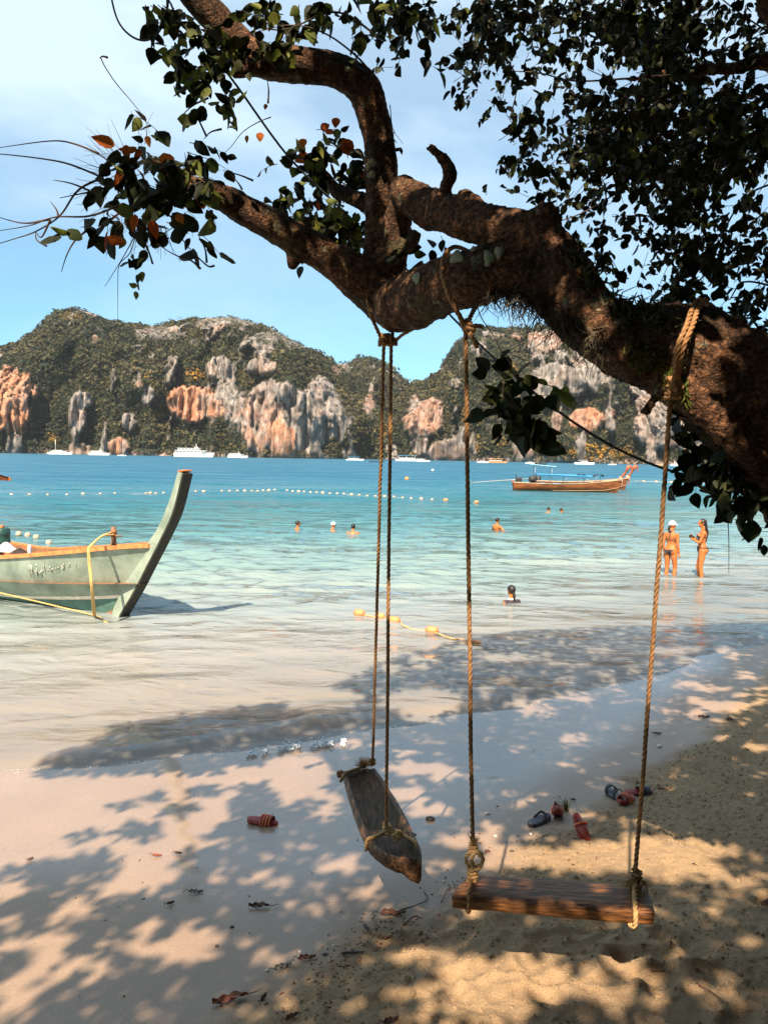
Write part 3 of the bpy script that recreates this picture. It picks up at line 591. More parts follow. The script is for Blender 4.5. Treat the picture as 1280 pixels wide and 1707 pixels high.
# pale scars, lichen plates on the bark (parts of their own)
M_lichen = mat('lichen', (.27, .30, .20), (.17, .19, .12), rough=.95, scale=60, bump=.4)
M_scar = mat('bare_wood', (.46, .21, .075), (.25, .10, .04), rough=.6, scale=24, stretch=(1, 1, 4), bump=.3)
def surf(px, py):
    """first wood point met along the view through that spot"""
    pr = project(WOODV); k = np.hypot(pr[:, 0] - px, pr[:, 1] - py) < 7
    q = WOODV[k]; return q[np.argmin(pr[k, 2])] if k.any() else None
def plate(name, px, py, rw, rh, m, seed=0):
    c = surf(px, py)
    if c is None: return
    vs = [c + np.array([0, -.010, 0])]; n = 14
    for i in range(n):
        a = i * 6.283 / n; rr = 1 + .22 * math.sin(3 * a + seed) + .12 * math.sin(7 * a + seed * 2)
        x, y = px + rw * rr * math.cos(a), py + rh * rr * math.sin(a); q = surf(x, y)
        if q is None or abs(q[1] - c[1]) > .12: q = c
        Yq = .5 * q[1] + .5 * c[1]; vs.append(P(x, y, Yq - .004))
    vs += [v + np.array([0, .03, 0]) for v in vs[1:]]
    f = [(0, 1 + (i + 1) % n, 1 + i) for i in range(n)] + [(1 + i, 1 + (i + 1) % n, 1 + n + (i + 1) % n, 1 + n + i) for i in range(n)]
    MB().add(np.array(vs) - TP, f).build(name, m, TREE)
for k, (a, b, c, d) in enumerate([(762, 428, 11, 10), (790, 414, 5, 4), (815, 430, 9, 13), (832, 420, 7, 10), (694, 462, 6, 9), (620, 290, 7, 6), (580, 115, 4, 3)]): plate('lichen_patch', a, b, c, d, M_lichen, k)

# ---- leaves
def leaf_template(w=.36, fold=.10, droop=.14):
    xs = [0, .12, .32, .58, .82, 1.0]; ws = [0.02, .24, .36, .31, .15, 0.0]
    v = []; 
    for x, q in zip(xs, ws):
        z = -droop * x * x; q = q * w / .36
        v += [(x, 0, z - fold * .35 * (q > 0.03)), (x, q, z + fold * q * 1.2), (x, -q, z + fold * q * 1.2)]
    f = []
    for i in range(5):
        a, b = 3 * i, 3 * (i + 1)
        if i < 4: f += [(a, b, b + 1), (a, b + 1, a + 1), (a, a + 2, b + 2), (a, b + 2, b)]
        else: f += [(a, b, a + 1), (a, a + 2, b)]
    return np.array(v, float), np.array(f)
LT_V, LT_F = leaf_template(); LT2_V, LT2_F = leaf_template(.46, .16, .22); LT3_V, LT3_F = leaf_template(.27, .3, .1)
TEMPL = [(LT_V, LT_F), (LT2_V, LT2_F), (LT3_V, LT3_F)]
def leaf_material(name, tints, trans=.25):
    m = bpy.data.materials.new(name); m.use_nodes = True; t = m.node_tree; b = t.nodes['Principled BSDF']; L = t.links.new
    b.inputs['Roughness'].default_value = .6; b.inputs['Specular IOR Level'].default_value = .15
    oi = N(t, 'ShaderNodeObjectInfo'); at = N(t, 'ShaderNodeAttribute', attribute_name='tint'); ad = N(t, 'ShaderNodeMath', operation='ADD'); fr = N(t, 'ShaderNodeMath', operation='FRACT')
    L(oi.outputs['Random'], ad.inputs[0]); L(at.outputs['Fac'], ad.inputs[1]); L(ad.outputs[0], fr.inputs[0])
    cr = N(t, 'ShaderNodeValToRGB'); e = cr.color_ramp.elements; e[0].color = tints[0] + (1,); e[1].color = tints[-1] + (1,)
    for i, c in enumerate(tints[1:-1]): q = e.new((i + 1) / (len(tints) - 1)); q.color = c + (1,)
    L(fr.outputs[0], cr.inputs[0])
    co = N(t, 'ShaderNodeTexCoord'); n1 = N(t, 'ShaderNodeTexNoise', i_Scale=14.0, i_Detail=4.0); L(co.outputs['Object'], n1.inputs['Vector']); mr = N(t, 'ShaderNodeMapRange', n1=.3, n2=.7, n3=.6, n4=1.3); L(n1.outputs[0], mr.inputs[0])
    mm = N(t, 'ShaderNodeMix', data_type='RGBA', blend_type='MULTIPLY'); mm.inputs[0].default_value = 1; L(cr.outputs[0], mm.inputs[6]); L(mr.outputs[0], mm.inputs[7]); L(mm.outputs[2], b.inputs['Base Color'])
    tr = N(t, 'ShaderNodeBsdfTranslucent'); L(mm.outputs[2], tr.inputs[0]); ms = N(t, 'ShaderNodeMixShader'); ms.inputs[0].default_value = trans
    L(b.outputs[0], ms.inputs[1]); L(tr.outputs[0], ms.inputs[2]); L(ms.outputs[0], t.nodes['Material Output'].inputs[0]); return m
M_leaf = leaf_material('leaf_green', [(.010, .015, .005), (.018, .026, .008), (.009, .012, .005), (.034, .038, .010)], .08)
M_leaf_or = leaf_material('leaf_orange', [(.42, .10, .015), (.28, .05, .012), (.48, .17, .02)], .35)
M_leaf_ol = leaf_material('leaf_yellow_green', [(.15, .16, .03), (.10, .13, .03)], .35)
LV = []      # visible leaves: (pos, dir, up, size, kind, template)
TW = []      # twigs: (points, r)
def nrmz(v): v = np.asarray(v, float); return v / (np.linalg.norm(v) + 1e-9)
def add_leaf(p, d, size, kind=0, tpl=None, up=None):
    d = nrmz(d); u = nrmz(up if up is not None else rng.normal(0, 1, 3) + np.array([0, -.3, .6])); u = nrmz(u - d * (u @ d))
    LV.append((np.asarray(p, float), d, u, size, kind, tpl if tpl is not None else int(rng.integers(0, 3))))
def cluster(cx, cy, rx, ry, n, s0, s1, Y0, Y1, orange=0.0, olive=.05, twig=True, root=None):
    """sprays of leaves, each leaf stalked on a thin shoot"""
    k = 0
    while k < n:
        a = rng.uniform(0, 6.283); r = math.sqrt(rng.random()); px, py = cx + rx * r * math.cos(a), cy + ry * r * math.sin(a)
        Y = rng.uniform(Y0, Y1); c = P(px, py, Y); m = int(rng.integers(4, 8)); ln = rng.uniform(.9, 1.7) * s1 * Y / F * 1.3
        d = nrmz(rng.normal(0, 1, 3) * np.array([1, .7, .6]) + np.array([math.cos(a) * .5, 0, -.45 - .3 * math.sin(a)]))
        q = [c + d * ln * t + np.array([0, 0, -.25 * ln * t * t]) for t in (0, .35, .7, 1)]
        if twig and rng.random() < .6: TW.append((q, .0022))
        for j in range(m):
            t = (j + .6) / m; b = c + d * ln * t + np.array([0, 0, -.25 * ln * t * t])
            sz = rng.uniform(s0, s1) * Y / F; ld = nrmz(d * .5 + rng.normal(0, .7, 3) + np.array([0, 0, -.5]))
            u = rng.random(); kind = 1 if u < orange else (2 if u < orange + olive else 0)
            add_leaf(b, ld, sz, kind); k += 1
for c in [(272,285,62,52,80,18,36,3.65,4.05,.06,.10),(300,320,52,42,60,20,38,3.7,4.05,.03,.1),(215,300,38,36,32,24,40,3.6,3.95,.10,.05),(290,235,45,25,20,18,34,3.7,4.0,.02,.25),(345,290,30,30,14,22,36,3.7,4.0,0,.2),
          (165,375,26,14,8,26,34,3.7,3.8,0,.3),(200,352,34,22,12,22,38,3.6,3.9,.3,.1),(300,368,32,24,12,28,40,3.65,3.9,.15,.05),(242,438,10,14,7,14,20,3.7,3.8,0,.3),
          (266,14,26,22,34,18,26,3.7,4.0,0,.2),(335,78,56,36,105,18,27,3.6,3.95,0,.25),(368,145,30,32,50,18,28,3.6,3.9,0,.3),(425,58,34,38,38,18,28,3.7,3.95,0,.35),(500,22,80,26,62,16,26,3.6,4.1,0,.35),(592,28,48,28,52,18,30,3.7,4.1,0,.2),(585,60,14,14,10,20,28,3.7,4,0,.2),(300,40,40,30,30,18,26,3.7,4,0,.2),
          (570,258,34,44,70,16,30,4.2,4.6,.06,.2),(525,325,58,36,140,12,26,4.2,4.7,.01,.4),(592,385,34,38,90,14,26,4.2,4.6,0,.4),(480,295,24,34,26,14,24,4.2,4.5,0,.3),(560,380,30,30,30,16,26,4.3,4.6,0,.4),(520,232,26,22,14,14,26,4.2,4.4,.15,.2),
          (698,392,46,26,34,18,30,3.95,4.3,0,.1),(655,240,16,24,12,8,14,4.1,4.2,0,.2),
          (700,30,34,30,40,18,28,3.6,4.2,0,.1),(712,92,6,12,6,18,26,3.7,3.9,0,0),(668,12,26,16,18,18,28,3.6,4,0,.1),
          (808,618,4,6,4,26,34,3.3,3.5,0,0),(832,636,32,16,26,24,38,3.3,3.5,0,.05),(850,664,28,20,24,24,38,3.3,3.5,0,0),(882,686,16,26,18,24,38,3.3,3.5,0,0),(835,705,12,22,7,32,44,3.3,3.5,0,0),(905,640,14,6,4,24,30,3.3,3.4,0,1),(862,700,26,20,16,30,40,3.35,3.5,0,0),
          (1112,690,10,16,5,30,40,3.2,3.4,0,0),(1150,700,14,22,9,30,42,3.2,3.4,0,0),(1188,758,34,26,70,24,38,3.1,3.6,.01,.02),(1245,775,36,34,80,24,40,3.1,3.6,0,0),(1158,765,12,20,10,22,32,3.2,3.5,0,0),(1206,806,14,12,10,20,28,3.1,3.4,0,0),(1250,842,34,16,40,20,30,3.1,3.5,0,0),(1280,840,26,28,34,24,34,3.1,3.5,0,0),(1215,735,30,14,24,26,38,3.4,3.6,0,0)]:
    cluster(*c)
for (a, b, s, Y) in [(253,384,40,3.6),(227,372,36,3.62),(295,366,24,3.66),(210,255,34,3.6),(236,262,30,3.62),(245,236,24,3.7),(205,300,34,3.6),(412,232,16,4.0),(434,228,18,4.0),(561,204,20,4.3),(505,238,18,4.3),(444,178,12,4.1)]:
    add_leaf(P(a, b - s * .4, Y), np.array([.35 * rng.normal(), -.1, -1]), s * .8 * Y / F, 1, int(rng.integers(0, 3)), (0.1 * rng.normal(), -1, .3))
GRIDMAP = ["4655987889999865", "3017747768998645", "3007743554698543", "0006443454698665", "0000437467888898", "0000055689988899", "0000057489999999", "0000142566689965", "0000034543248437",
           "0000002352477747", "0000000331138867", "0000000023238757", "0000000002458747", "0000000000045657", "0000000000000334"]
def canopy_view():
    for r, row in enumerate(GRIDMAP):
        for c, ch in enumerate(row):
            d = int(ch) / 10.0
            if d <= 0: continue
            if d >= .8: d = min(.975, d + .08)
            x0, y0 = 640 + 40 * c, 40 * r
            n = -math.log(1 - d) * 1600 / 118.0 * 3.0; k = 0
            while k < n:
                px, py = x0 + rng.uniform(-4, 44), y0 + rng.uniform(-4, 44)
                if fbm(np.array([[px / 26.0, py / 26.0]]), 3, 301)[0] < rng.uniform(-.42, -.02) * (1 if d < .85 else 2.2): k += .30; continue
                Y = rng.uniform(3.3, 5.6) if py > 380 else rng.uniform(3.2, 6.2)
                if r >= 10 and c >= 12: Y = rng.uniform(3.5, 4.6)
                m = int(rng.integers(3, 7)); ce = P(px, py, Y); ln = rng.uniform(.05, .13); dd = nrmz(rng.normal(0, 1, 3) + np.array([-.3, 0, -.5]))
                if rng.random() < .45: TW.append(([ce - dd * ln * .8, ce + dd * ln * .5, ce + dd * ln + np.array([0, 0, -.01])], .0020))
                for j in range(m):
                    t = (j + .5) / m; add_leaf(ce + dd * ln * t, nrmz(dd * .4 + rng.normal(0, .7, 3) + np.array([0, 0, -.55])), rng.uniform(.032, .062) * (1.0 if Y < 4.6 else 1.15), 2 if rng.random() < .05 else 0); k += 1
canopy_view()
# longer shoots through the crown
for pts in [[(1060,130,4.2),(960,135,4.3),(900,122,4.4),(850,118,4.5)],[(1130,122,4.1),(1080,150,4.2),(1000,180,4.4),(930,250,4.6),(880,300,4.7)],[(1290,60,3.9),(1230,20,3.8),(1180,-20,3.7)],[(1290,150,3.9),(1220,190,3.9),(1140,240,4.0),(1060,300,4.1),(980,350,4.2),(930,370,4.2)],
            [(1300,300,3.8),(1240,330,3.9),(1200,400,3.9),(1180,470,3.9)],[(1180,115,4.05),(1150,60,4.0),(1050,10,4.1),(960,-20,4.2)],[(1300,480,3.7),(1240,470,3.7),(1215,500,3.7)],[(800,0,4.4),(820,60,4.4),(860,130,4.5),(850,200,4.6)],
            [(630,60,3.9),(560,20,3.9),(470,50,3.9),(400,30,3.95)],[(660,-10,4),(690,40,3.9),(712,90,3.8)]]:
    TW.append(([P(*q) for q in pts], .006))
BT = [[(0,246,3.9),(85,235,3.85),(125,240,3.83),(165,256,3.8)],[(-30,255,3.9),(15,258,3.85),(80,266,3.83),(120,275,3.8),(172,296,3.8)],[(-20,412,3.95),(25,398,3.9),(60,386,3.88),(100,360,3.84),(130,318,3.8),(168,297,3.8)],[(-10,386,3.9),(50,376,3.86),(92,362,3.84),(150,360,3.8),(205,340,3.8)],
      [(168,95,3.75),(176,112,3.76),(195,140,3.78),(222,172,3.8),(240,196,3.82),(250,222,3.84)],[(166,97,3.75),(172,94,3.75),(180,96,3.75)],[(348,163,3.85),(322,176,3.85),(298,198,3.86)],[(452,195,4.0),(430,204,4.0),(405,220,4.0),(385,245,3.98),(366,262,3.96)],[(345,228,3.9),(325,190,3.86),(312,196,3.85)],[(372,284,3.95),(400,292,3.94),(422,301,3.93)],[(230,378,3.75),(218,420,3.74),(200,440,3.74),(197,470,3.74),(197,541,3.74)],
      [(226,392,3.75),(205,430,3.75),(175,478,3.72)],[(145,384,3.76),(125,402,3.76),(112,425,3.76),(103,453,3.76)],[(262,406,3.75),(290,424,3.75),(318,434,3.75),(335,448,3.75)],[(300,395,3.8),(322,420,3.78),(346,443,3.76),(358,443,3.76)],[(330,390,3.8),(342,415,3.78),(345,438,3.78)],[(60,386,3.88),(70,395,3.87),(85,366,3.85)],[(-10,360,3.9),(40,372,3.88),(82,366,3.86)],[(100,330,3.8),(140,322,3.8),(170,316,3.8)],[(90,300,3.8),(120,306,3.8),(150,318,3.8)],
      [(85,336,3.8),(95,350,3.8),(98,362,3.8)],[(60,385,3.88),(62,400,3.88),(78,410,3.86)],[(370,215,3.9),(352,220,3.9),(340,232,3.9)],[(385,290,3.94),(398,306,3.93),(404,316,3.93)],[(255,440,3.74),(245,410,3.74),(232,390,3.75)],[(790,485,3.6),(800,525,3.5),(822,560,3.45),(838,590,3.43),(850,606,3.42),(860,640,3.42)],[(1172,690,3.4),(1180,740,3.4),(1200,790,3.35),(1240,850,3.3)],[(1213,800,3.3),(1212,850,3.28),(1214,900,3.27),(1214,955,3.27)],
      [(650,175,4.1),(655,215,4.12),(672,240,4.12)],[(445,130,4.0),(448,150,4.0),(447,172,4.0)],[(400,62,3.9),(480,42,3.9),(540,55,3.9),(590,90,4.0),(618,120,4.0)],[(1225,800,3.2),(1235,830,3.2),(1228,870,3.2)]]
def tl(v): return [np.array(p) - TP for p in v]
for pts in BT:
    n_ = len(pts); MB().tube(tl([P(*q) for q in pts]), np.linspace(.003, .0011, n_) if pts[0][0] > 150 and pts[-1][1] > pts[0][1] + 60 else np.linspace(.0055, .0016, n_) if pts[0][0] > 0 and pts[0][0] > pts[-1][0] else np.linspace(.0016, .006, n_), 6).build('twig', M_twig, TREE)
for _ in range(60):    # bare side shoots round the big leaves on the left
    a = rng.uniform(1.6, 5.6); c = P(250 + 75 * math.cos(a), 310 - 70 * math.sin(a), 3.8); d = nrmz([math.cos(a), rng.normal() * .4, math.sin(a)]); l = rng.uniform(.06, .2)
    TW.append(([c, c + d * l * .5 + rng.normal(0, .008, 3), c + d * l + rng.normal(0, .02, 3)], .0016))

# the rest of the crown, over and behind the viewer: it throws the dappled shade
LIT = [(131,1513,57,15,12),(13,1482,40,16,10),(122,1471,17,6,10),(22,1535,24,9,20),(236,1456,62,22,22),(245,1418,55,22,10),(262,1465,45,16,20),(197,1478,35,9,10),(236,1565,38,20,35),(328,1574,52,30,20),(271,1583,28,11,10),(83,1590,60,24,42),(144,1605,40,13,18),(192,1620,24,10,5),(26,1579,44,12,15),
 (26,1662,52,26,25),(40,1692,35,16,10),(228,1690,11,6,0),(450,1605,26,13,0),(512,1627,15,9,0),(510,1530,18,7,20),(376,1404,20,7,0),(324,1404,18,15,0),(451,1423,11,7,0),(516,1415,9,5,0),(479,1397,8,4,0),(446,1465,38,17,0),(372,1463,26,8,10),(534,1487,13,7,0),(555,1440,42,14,0),(547,1513,18,7,0),
 (494,1286,62,32,0),(402,1290,30,16,0),(507,1316,48,16,0),(477,1334,15,11,0),(547,1342,18,18,10),(590,1240,35,7,5),(534,1358,18,4,0),(660,1253,25,10,0),(717,1229,37,8,5),(697,1281,60,10,0),(745,1290,28,12,0),(680,1326,32,13,0),(705,1350,33,14,0),(741,1355,14,5,0),(705,1170,66,22,0),(534,1166,72,18,0),(412,1152,40,20,0),(720,1205,50,10,0),
 (880,1172,30,7,0),(806,1237,15,5,0),(831,1247,33,7,0),(880,1330,36,12,5),(770,1367,14,7,0),(819,1383,20,8,0),(772,1400,46,14,0),(835,1428,38,22,20),(746,1440,16,7,0),(1108,1084,28,5,0),(1149,1102,20,4,0),(1204,1084,12,4,0),(943,1136,17,5,0),(1012,1126,17,3,0),(1019,1143,11,5,0),(960,1160,33,8,0),(1029,1155,20,4,0),(898,1184,36,9,0),(1053,1169,28,4,0),(1142,1141,30,5,0),
 (957,1232,26,12,0),(1005,1210,8,4,0),(1039,1210,8,4,0),(943,1270,27,8,0),(977,1285,11,4,0),(1060,1260,7,4,0),(1015,1275,13,5,0),(1208,1177,45,8,0),(1153,1191,16,4,0),(1266,1170,14,5,0),(1259,1205,22,5,0),(1211,1234,26,6,-10),(1256,1246,20,4,0),(1218,1258,16,6,0),(1184,1308,13,4,0),(967,1346,15,6,0),(986,1363,14,7,0),(1081,1352,18,13,0),(1046,1373,10,6,0),(1115,1382,15,4,0),(1172,1371,11,7,0),(1273,1368,9,6,0),
 (1080,1415,125,22,0),(1211,1414,22,9,0),(874,1418,36,12,0),(987,1434,140,22,0),(1145,1434,60,24,0),(1128,1476,34,11,-25),(1229,1467,42,16,0),(1195,1518,16,7,0),(1235,1510,19,5,0),(1266,1493,12,7,0),(610,1484,32,9,0),(656,1504,11,6,0),(571,1445,30,14,0),(780,1519,26,6,0),(717,1594,55,12,0),(757,1630,48,18,15),(700,1647,24,12,0),(610,1670,20,15,0),(858,1608,85,22,0),(920,1640,75,28,0),(1021,1602,42,11,0),
 (1027,1658,38,20,-20),(807,1668,70,30,0),(1094,1619,20,10,0),(1122,1590,12,8,0),(1114,1661,32,16,0),(1176,1636,20,7,0),(1212,1670,19,13,0),(672,1692,50,12,0),(820,1705,60,14,0),(1083,1700,20,8,0),(1090,1030,60,9,0),(870,1095,30,6,0),(1000,1085,26,4,0),(930,1105,16,4,0)]
POLY = [(-900,1750),(-400,1520),(0,1452),(110,1428),(190,1414),(260,1406),(330,1398),(385,1368),(400,1325),(385,1288),(180,1288),(60,1294),(88,1262),(160,1240),(200,1206),(330,1190),(440,1172),(560,1142),(640,1104),(760,1068),(860,1052),(1000,1046),(1280,1036),(1900,1010),(3000,1010),(3000,6000),(-900,6000)]
def inpoly(x, y, poly):
    c = np.zeros(x.shape, bool); n = len(poly)
    for i in range(n):
        (x1, y1), (x2, y2) = poly[i], poly[(i + 1) % n]
        if y1 == y2: continue
        k = ((y1 > y) != (y2 > y)) & (x < (x2 - x1) * (y - y1) / (y2 - y1) + x1); c ^= k
    return c
DARK = [(236,1384,34,16),(300,1352,26,8),(205,1345,20,5),(345,1318,26,8),(262,1330,22,5),(150,1392,30,7)]
GAP2 = []
for _ in range(130):
    a, b = rnd.uniform(0, 1280), rnd.uniform(1190, 1700); k = (b - 700) / 900.0; GAP2.append((a, b, rnd.uniform(7, 17) * k, rnd.uniform(4, 9) * k))
for _ in range(75): GAP2.append((rnd.uniform(620, 1280), rnd.uniform(1075, 1205), rnd.uniform(10, 24), rnd.uniform(3, 6)))
def sun_gap(p, w):
    g = np.array(p, float)
    for _ in range(12): t = (g[2] - max(0.0, float(gz0(g[0], g[1])))) / -LT[2]; g = g + LT * t
    q = project(g); k = F / q[2]; GAP2.append((q[0], q[1], w * k, w * k * .55))
for (a, b, w) in [(350,30,.13),(330,0,.12),(375,60,.08),(430,365,.05),(470,388,.05),(520,415,.05),(560,440,.04),(662,418,.04),(685,398,.03),(741,300,.04),(735,262,.03),(690,300,.05),(1178,690,.03),(1195,712,.04),(1245,765,.05),(820,470,.05),(760,480,.04),(720,505,.04),(960,560,.03),(640,420,.03),(590,150,.04),(500,115,.04)]:
    q_ = surf(a, b)
    if q_ is not None: sun_gap(q_, w)
def _pl(a, b): d = ray(a, b); return CAM + d * ((P(750, 1490, 3.27)[2] - CAM[2]) / d[2])
for (a, b, w) in [(845,1464,.05),(900,1468,.04),(960,1510,.045),(1010,1514,.05),(1065,1519,.06),(1140,1500,.03)]: sun_gap(_pl(a, b), w)
for (a, b, Y, w) in [(1140,560,2.9,.035),(1128,610,2.93,.03),(738,460,3.4,.05),(253,375,3.6,.07),(225,262,3.6,.06),(290,215,3.7,.05),(340,70,3.7,.06),(480,30,3.8,.08),(790,1440,3.2,.03),(607,1280,4.7,.06)]: sun_gap(P(a, b, Y), w)
def shade_crown():
    n = 240000
    gx = rng.uniform(-6, 10, n); gy = rng.uniform(-2.0, 15.5, n); g = np.stack([gx, gy, np.maximum(gz0(gx, gy), 0)], -1)
    h = rng.uniform(4.2, 7.6, n); h = np.where((rng.random(n) < .3) & (gy > 7), rng.uniform(7.6, 12, n), h); t = h / -LT[2]; p = g - LT * t[:, None]
    pj = project(p); pg = project(g)
    inside = (pj[:, 2] > .1) & (pj[:, 0] > -60) & (pj[:, 0] < 1340) & (pj[:, 1] > -60) & (pj[:, 1] < 1760)
    front = g[:, 1] > 1.2
    sh = inpoly(pg[:, 0], pg[:, 1], POLY) | ~front
    lit = np.zeros(n, bool)
    for (cx, cy, rx, ry, a) in LIT:
        a = R_(a); dx, dy = pg[:, 0] - cx, pg[:, 1] - cy; u = dx * math.cos(a) - dy * math.sin(a); v = dx * math.sin(a) + dy * math.cos(a)
        mg = 19.0 / np.maximum(pg[:, 2], 2) ; lit |= (u / (rx + mg * 1.6)) ** 2 + (v / (ry + mg)) ** 2 < 1
    for (cx, cy, rx, ry) in GAP2:
        lit |= ((pg[:, 0] - cx) / rx) ** 2 + ((pg[:, 1] - cy) / ry) ** 2 < 1
    lit &= front; sh &= ~lit
    for (cx, cy, rx, ry) in DARK: sh |= ((pg[:, 0] - cx) / rx) ** 2 + ((pg[:, 1] - cy) / ry) ** 2 < 1
    sh &= fbm(p * 1.7, 2, 400) > -.62
    sh &= ~inside & (p[:, 2] < 15) & (p[:, 2] > 3.9)
    near = np.linalg.norm(p - CAM, axis=1) < 1.6; sh &= ~near
    p = p[sh]; m = len(p)
    d = rng.normal(0, 1, (m, 3)); d[:, 2] -= .4; d /= np.linalg.norm(d, axis=1)[:, None]
    u = rng.normal(0, .8, (m, 3)) - LT * 1.1; u -= d * (u * d).sum(1)[:, None]; u /= np.linalg.norm(u, axis=1)[:, None]
    s = rng.uniform(.09, .15, m); return p, d, u, s
SP, SD, SU, SS = shade_crown()
def leaf_batch(name, pos, dr, up, size, tpl, material, parent=TREE, simple=False):
    V, Fc = TEMPL[tpl] if not simple else (np.array([(0, 0, 0), (.35, .30, .02), (.35, -.30, .02), (1, 0, -.08), (.75, .2, 0), (.75, -.2, 0)]), np.array([(0, 2, 1), (1, 2, 5), (1, 5, 4), (4, 5, 3)]))
    side = np.cross(up, dr); R3 = np.stack([dr, side, up], -1) * size[:, None, None]
    v = np.einsum('nij,kj->nki', R3, V) + (pos - TP)[:, None]; n, k = v.shape[:2]
    f = (Fc[None] + (np.arange(n) * k)[:, None, None]).reshape(-1, 3)
    return link(name, arr_mesh(name, v.reshape(-1, 3), f, material, not simple, {'tint': np.repeat(rng.random(n), k)}), parent)
def leaves_build():
    pos = np.array([l[0] for l in LV]); dr = np.array([l[1] for l in LV]); up = np.array([l[2] for l in LV]); sz = np.array([l[3] for l in LV]); kd = np.array([l[4] for l in LV]); tp = np.array([l[5] for l in LV])
    pj = project(pos); app = sz / pj[:, 2] + (kd == 1) * .01; vis = (pj[:, 0] > 0) & (pj[:, 0] < 1280) & (pj[:, 1] > 0); app = np.where(vis, app, 0)
    top = np.zeros(len(LV), bool); top[np.argsort(-app)[:298]] = True
    MM = [M_leaf, M_leaf_or, M_leaf_ol]; cache = {}
    for i in np.where(top)[0]:
        key = (kd[i], tp[i])
        if key not in cache: cache[key] = arr_mesh('leaf', TEMPL[tp[i]][0], TEMPL[tp[i]][1], MM[kd[i]], True)
        o = link('leaf', cache[key], TREE); side = np.cross(up[i], dr[i])
        M = Matrix([[dr[i][a] * sz[i], side[a] * sz[i], up[i][a] * sz[i], (pos[i] - TP)[a]] for a in range(3)] + [[0, 0, 0, 1]]); o.matrix_local = M
    for kk in range(3):
        for t_ in range(3):
            k = (~top) & (kd == kk) & (tp == t_)
            if k.any(): tag(leaf_batch('foliage', pos[k], dr[k], up[k], sz[k], t_, MM[kk]), kind='stuff')
    tag(leaf_batch('foliage', SP, SD, SU, SS, 0, M_leaf, simple=True), kind='stuff')
    mb = MB()
    for pts, r in TW: mb.tube(tl(pts), np.linspace(r, r * .5, len(pts)), 4, False)
    tag(mb.build('shoots', M_twig, TREE), kind='stuff')
leaves_build()
# unseen leaves added behind and right of the viewer to cut sky light
def sky_screen():
    n = 26000; a = rng.random(n) < .6
    x = np.where(a, rng.uniform(-10, 9, n), rng.uniform(5.2, 8.5, n)); y = np.where(a, rng.uniform(-7.5, -4.2, n), rng.uniform(-5, 3.8, n))
    z = gz0(x, y) + rng.uniform(0, 1, n) ** .8 * np.where(a, 5.2, 5.5)
    k = fbm(np.stack([x, y, z], -1) * .8, 3, 900) > -.28
    p = np.stack([x, y, z], -1)[k]; m = len(p); pj = project(p); k2 = ~((pj[:, 2] > .1) & (pj[:, 0] < 1400) & (pj[:, 0] > -200)); p = p[k2]; m = len(p)
    d = rng.normal(0, 1, (m, 3)); d[:, 2] -= .5; d /= np.linalg.norm(d, axis=1)[:, None]; u = rng.normal(0, 1, (m, 3)); u -= d * (u * d).sum(1)[:, None]; u /= np.linalg.norm(u, axis=1)[:, None]
    o = leaf_batch('added_leaf_screen', p, d, u, rng.uniform(.22, .38, m), 0, M_leaf, TREE, True); o.parent = None; o.location = Vector(TP); tag(o, 'added screen of dark green leaves, unseen behind and beside the viewer, dimming the sky light', 'added_leaf_screen', kind='stuff')
sky_screen()

# ---- epiphytes on the limb
M_fern = mat('fern_blades', (.05, .055, .018), (.02, .022, .01), rough=.7, scale=20)
M_roots = mat('dry_roots', (.075, .06, .03), (.03, .02, .012), rough=.8, scale=20)
def blades(name, spots, n, l0, l1, down, m, w=.004, label=None, cat=None):
    mb = MB()
    for _ in range(n):
        a, b, rx, ry = spots[int(rng.integers(len(spots)))]; px, py = a + rng.uniform(-rx, rx), b + rng.uniform(-ry, ry)
        c = surf(px, py)
        if c is None: continue
        l = rng.uniform(l0, l1); d = nrmz(rng.normal(0, .55, 3) + np.array([0, -.25, -1.0 if down else 1.1])); sd = nrmz(np.cross(d, rng.normal(0, 1, 3)))
        q = [c + d * l * t + np.array([rng.normal() * .06 * l, rng.normal() * .06 * l, (-.5 if not down else .12) * l * t * t]) for t in np.linspace(0, 1, 5)]
        v = []; 
        for i, x in enumerate(q): ww = w * (1 - (i / 4) ** 2 * .9); v += [x - sd * ww, x + sd * ww]
        mb.add(v, [(2 * i, 2 * i + 1, 2 * i + 3, 2 * i + 2) for i in range(4)])
    tag(mb.build(name, m), label, cat, kind='stuff')
blades('hanging_roots', [(840,492,30,5),(880,500,30,10),(920,520,22,12),(950,540,22,12),(985,565,20,14),(870,490,30,6)], 520, .05, .21, True, M_roots, .0026, 'tangle of thin dry roots and old fern blades hanging under the big limb', 'hanging roots')
blades('tuft_fern', [(985,465,18,14),(1040,505,26,16),(1080,525,30,16),(960,440,10,10),(1110,545,26,16)], 230, .06, .17, False, M_fern, .005, 'tufts of narrow fern blades growing along the top of the big limb', 'fern')
blades('moss', [(1085,600,30,26),(1120,635,22,24),(1060,590,20,20),(1130,660,14,14)], 420, .015, .045, True, M_leaf_ol, .004, 'small clump of green and orange creeping moss around the right rope', 'moss')
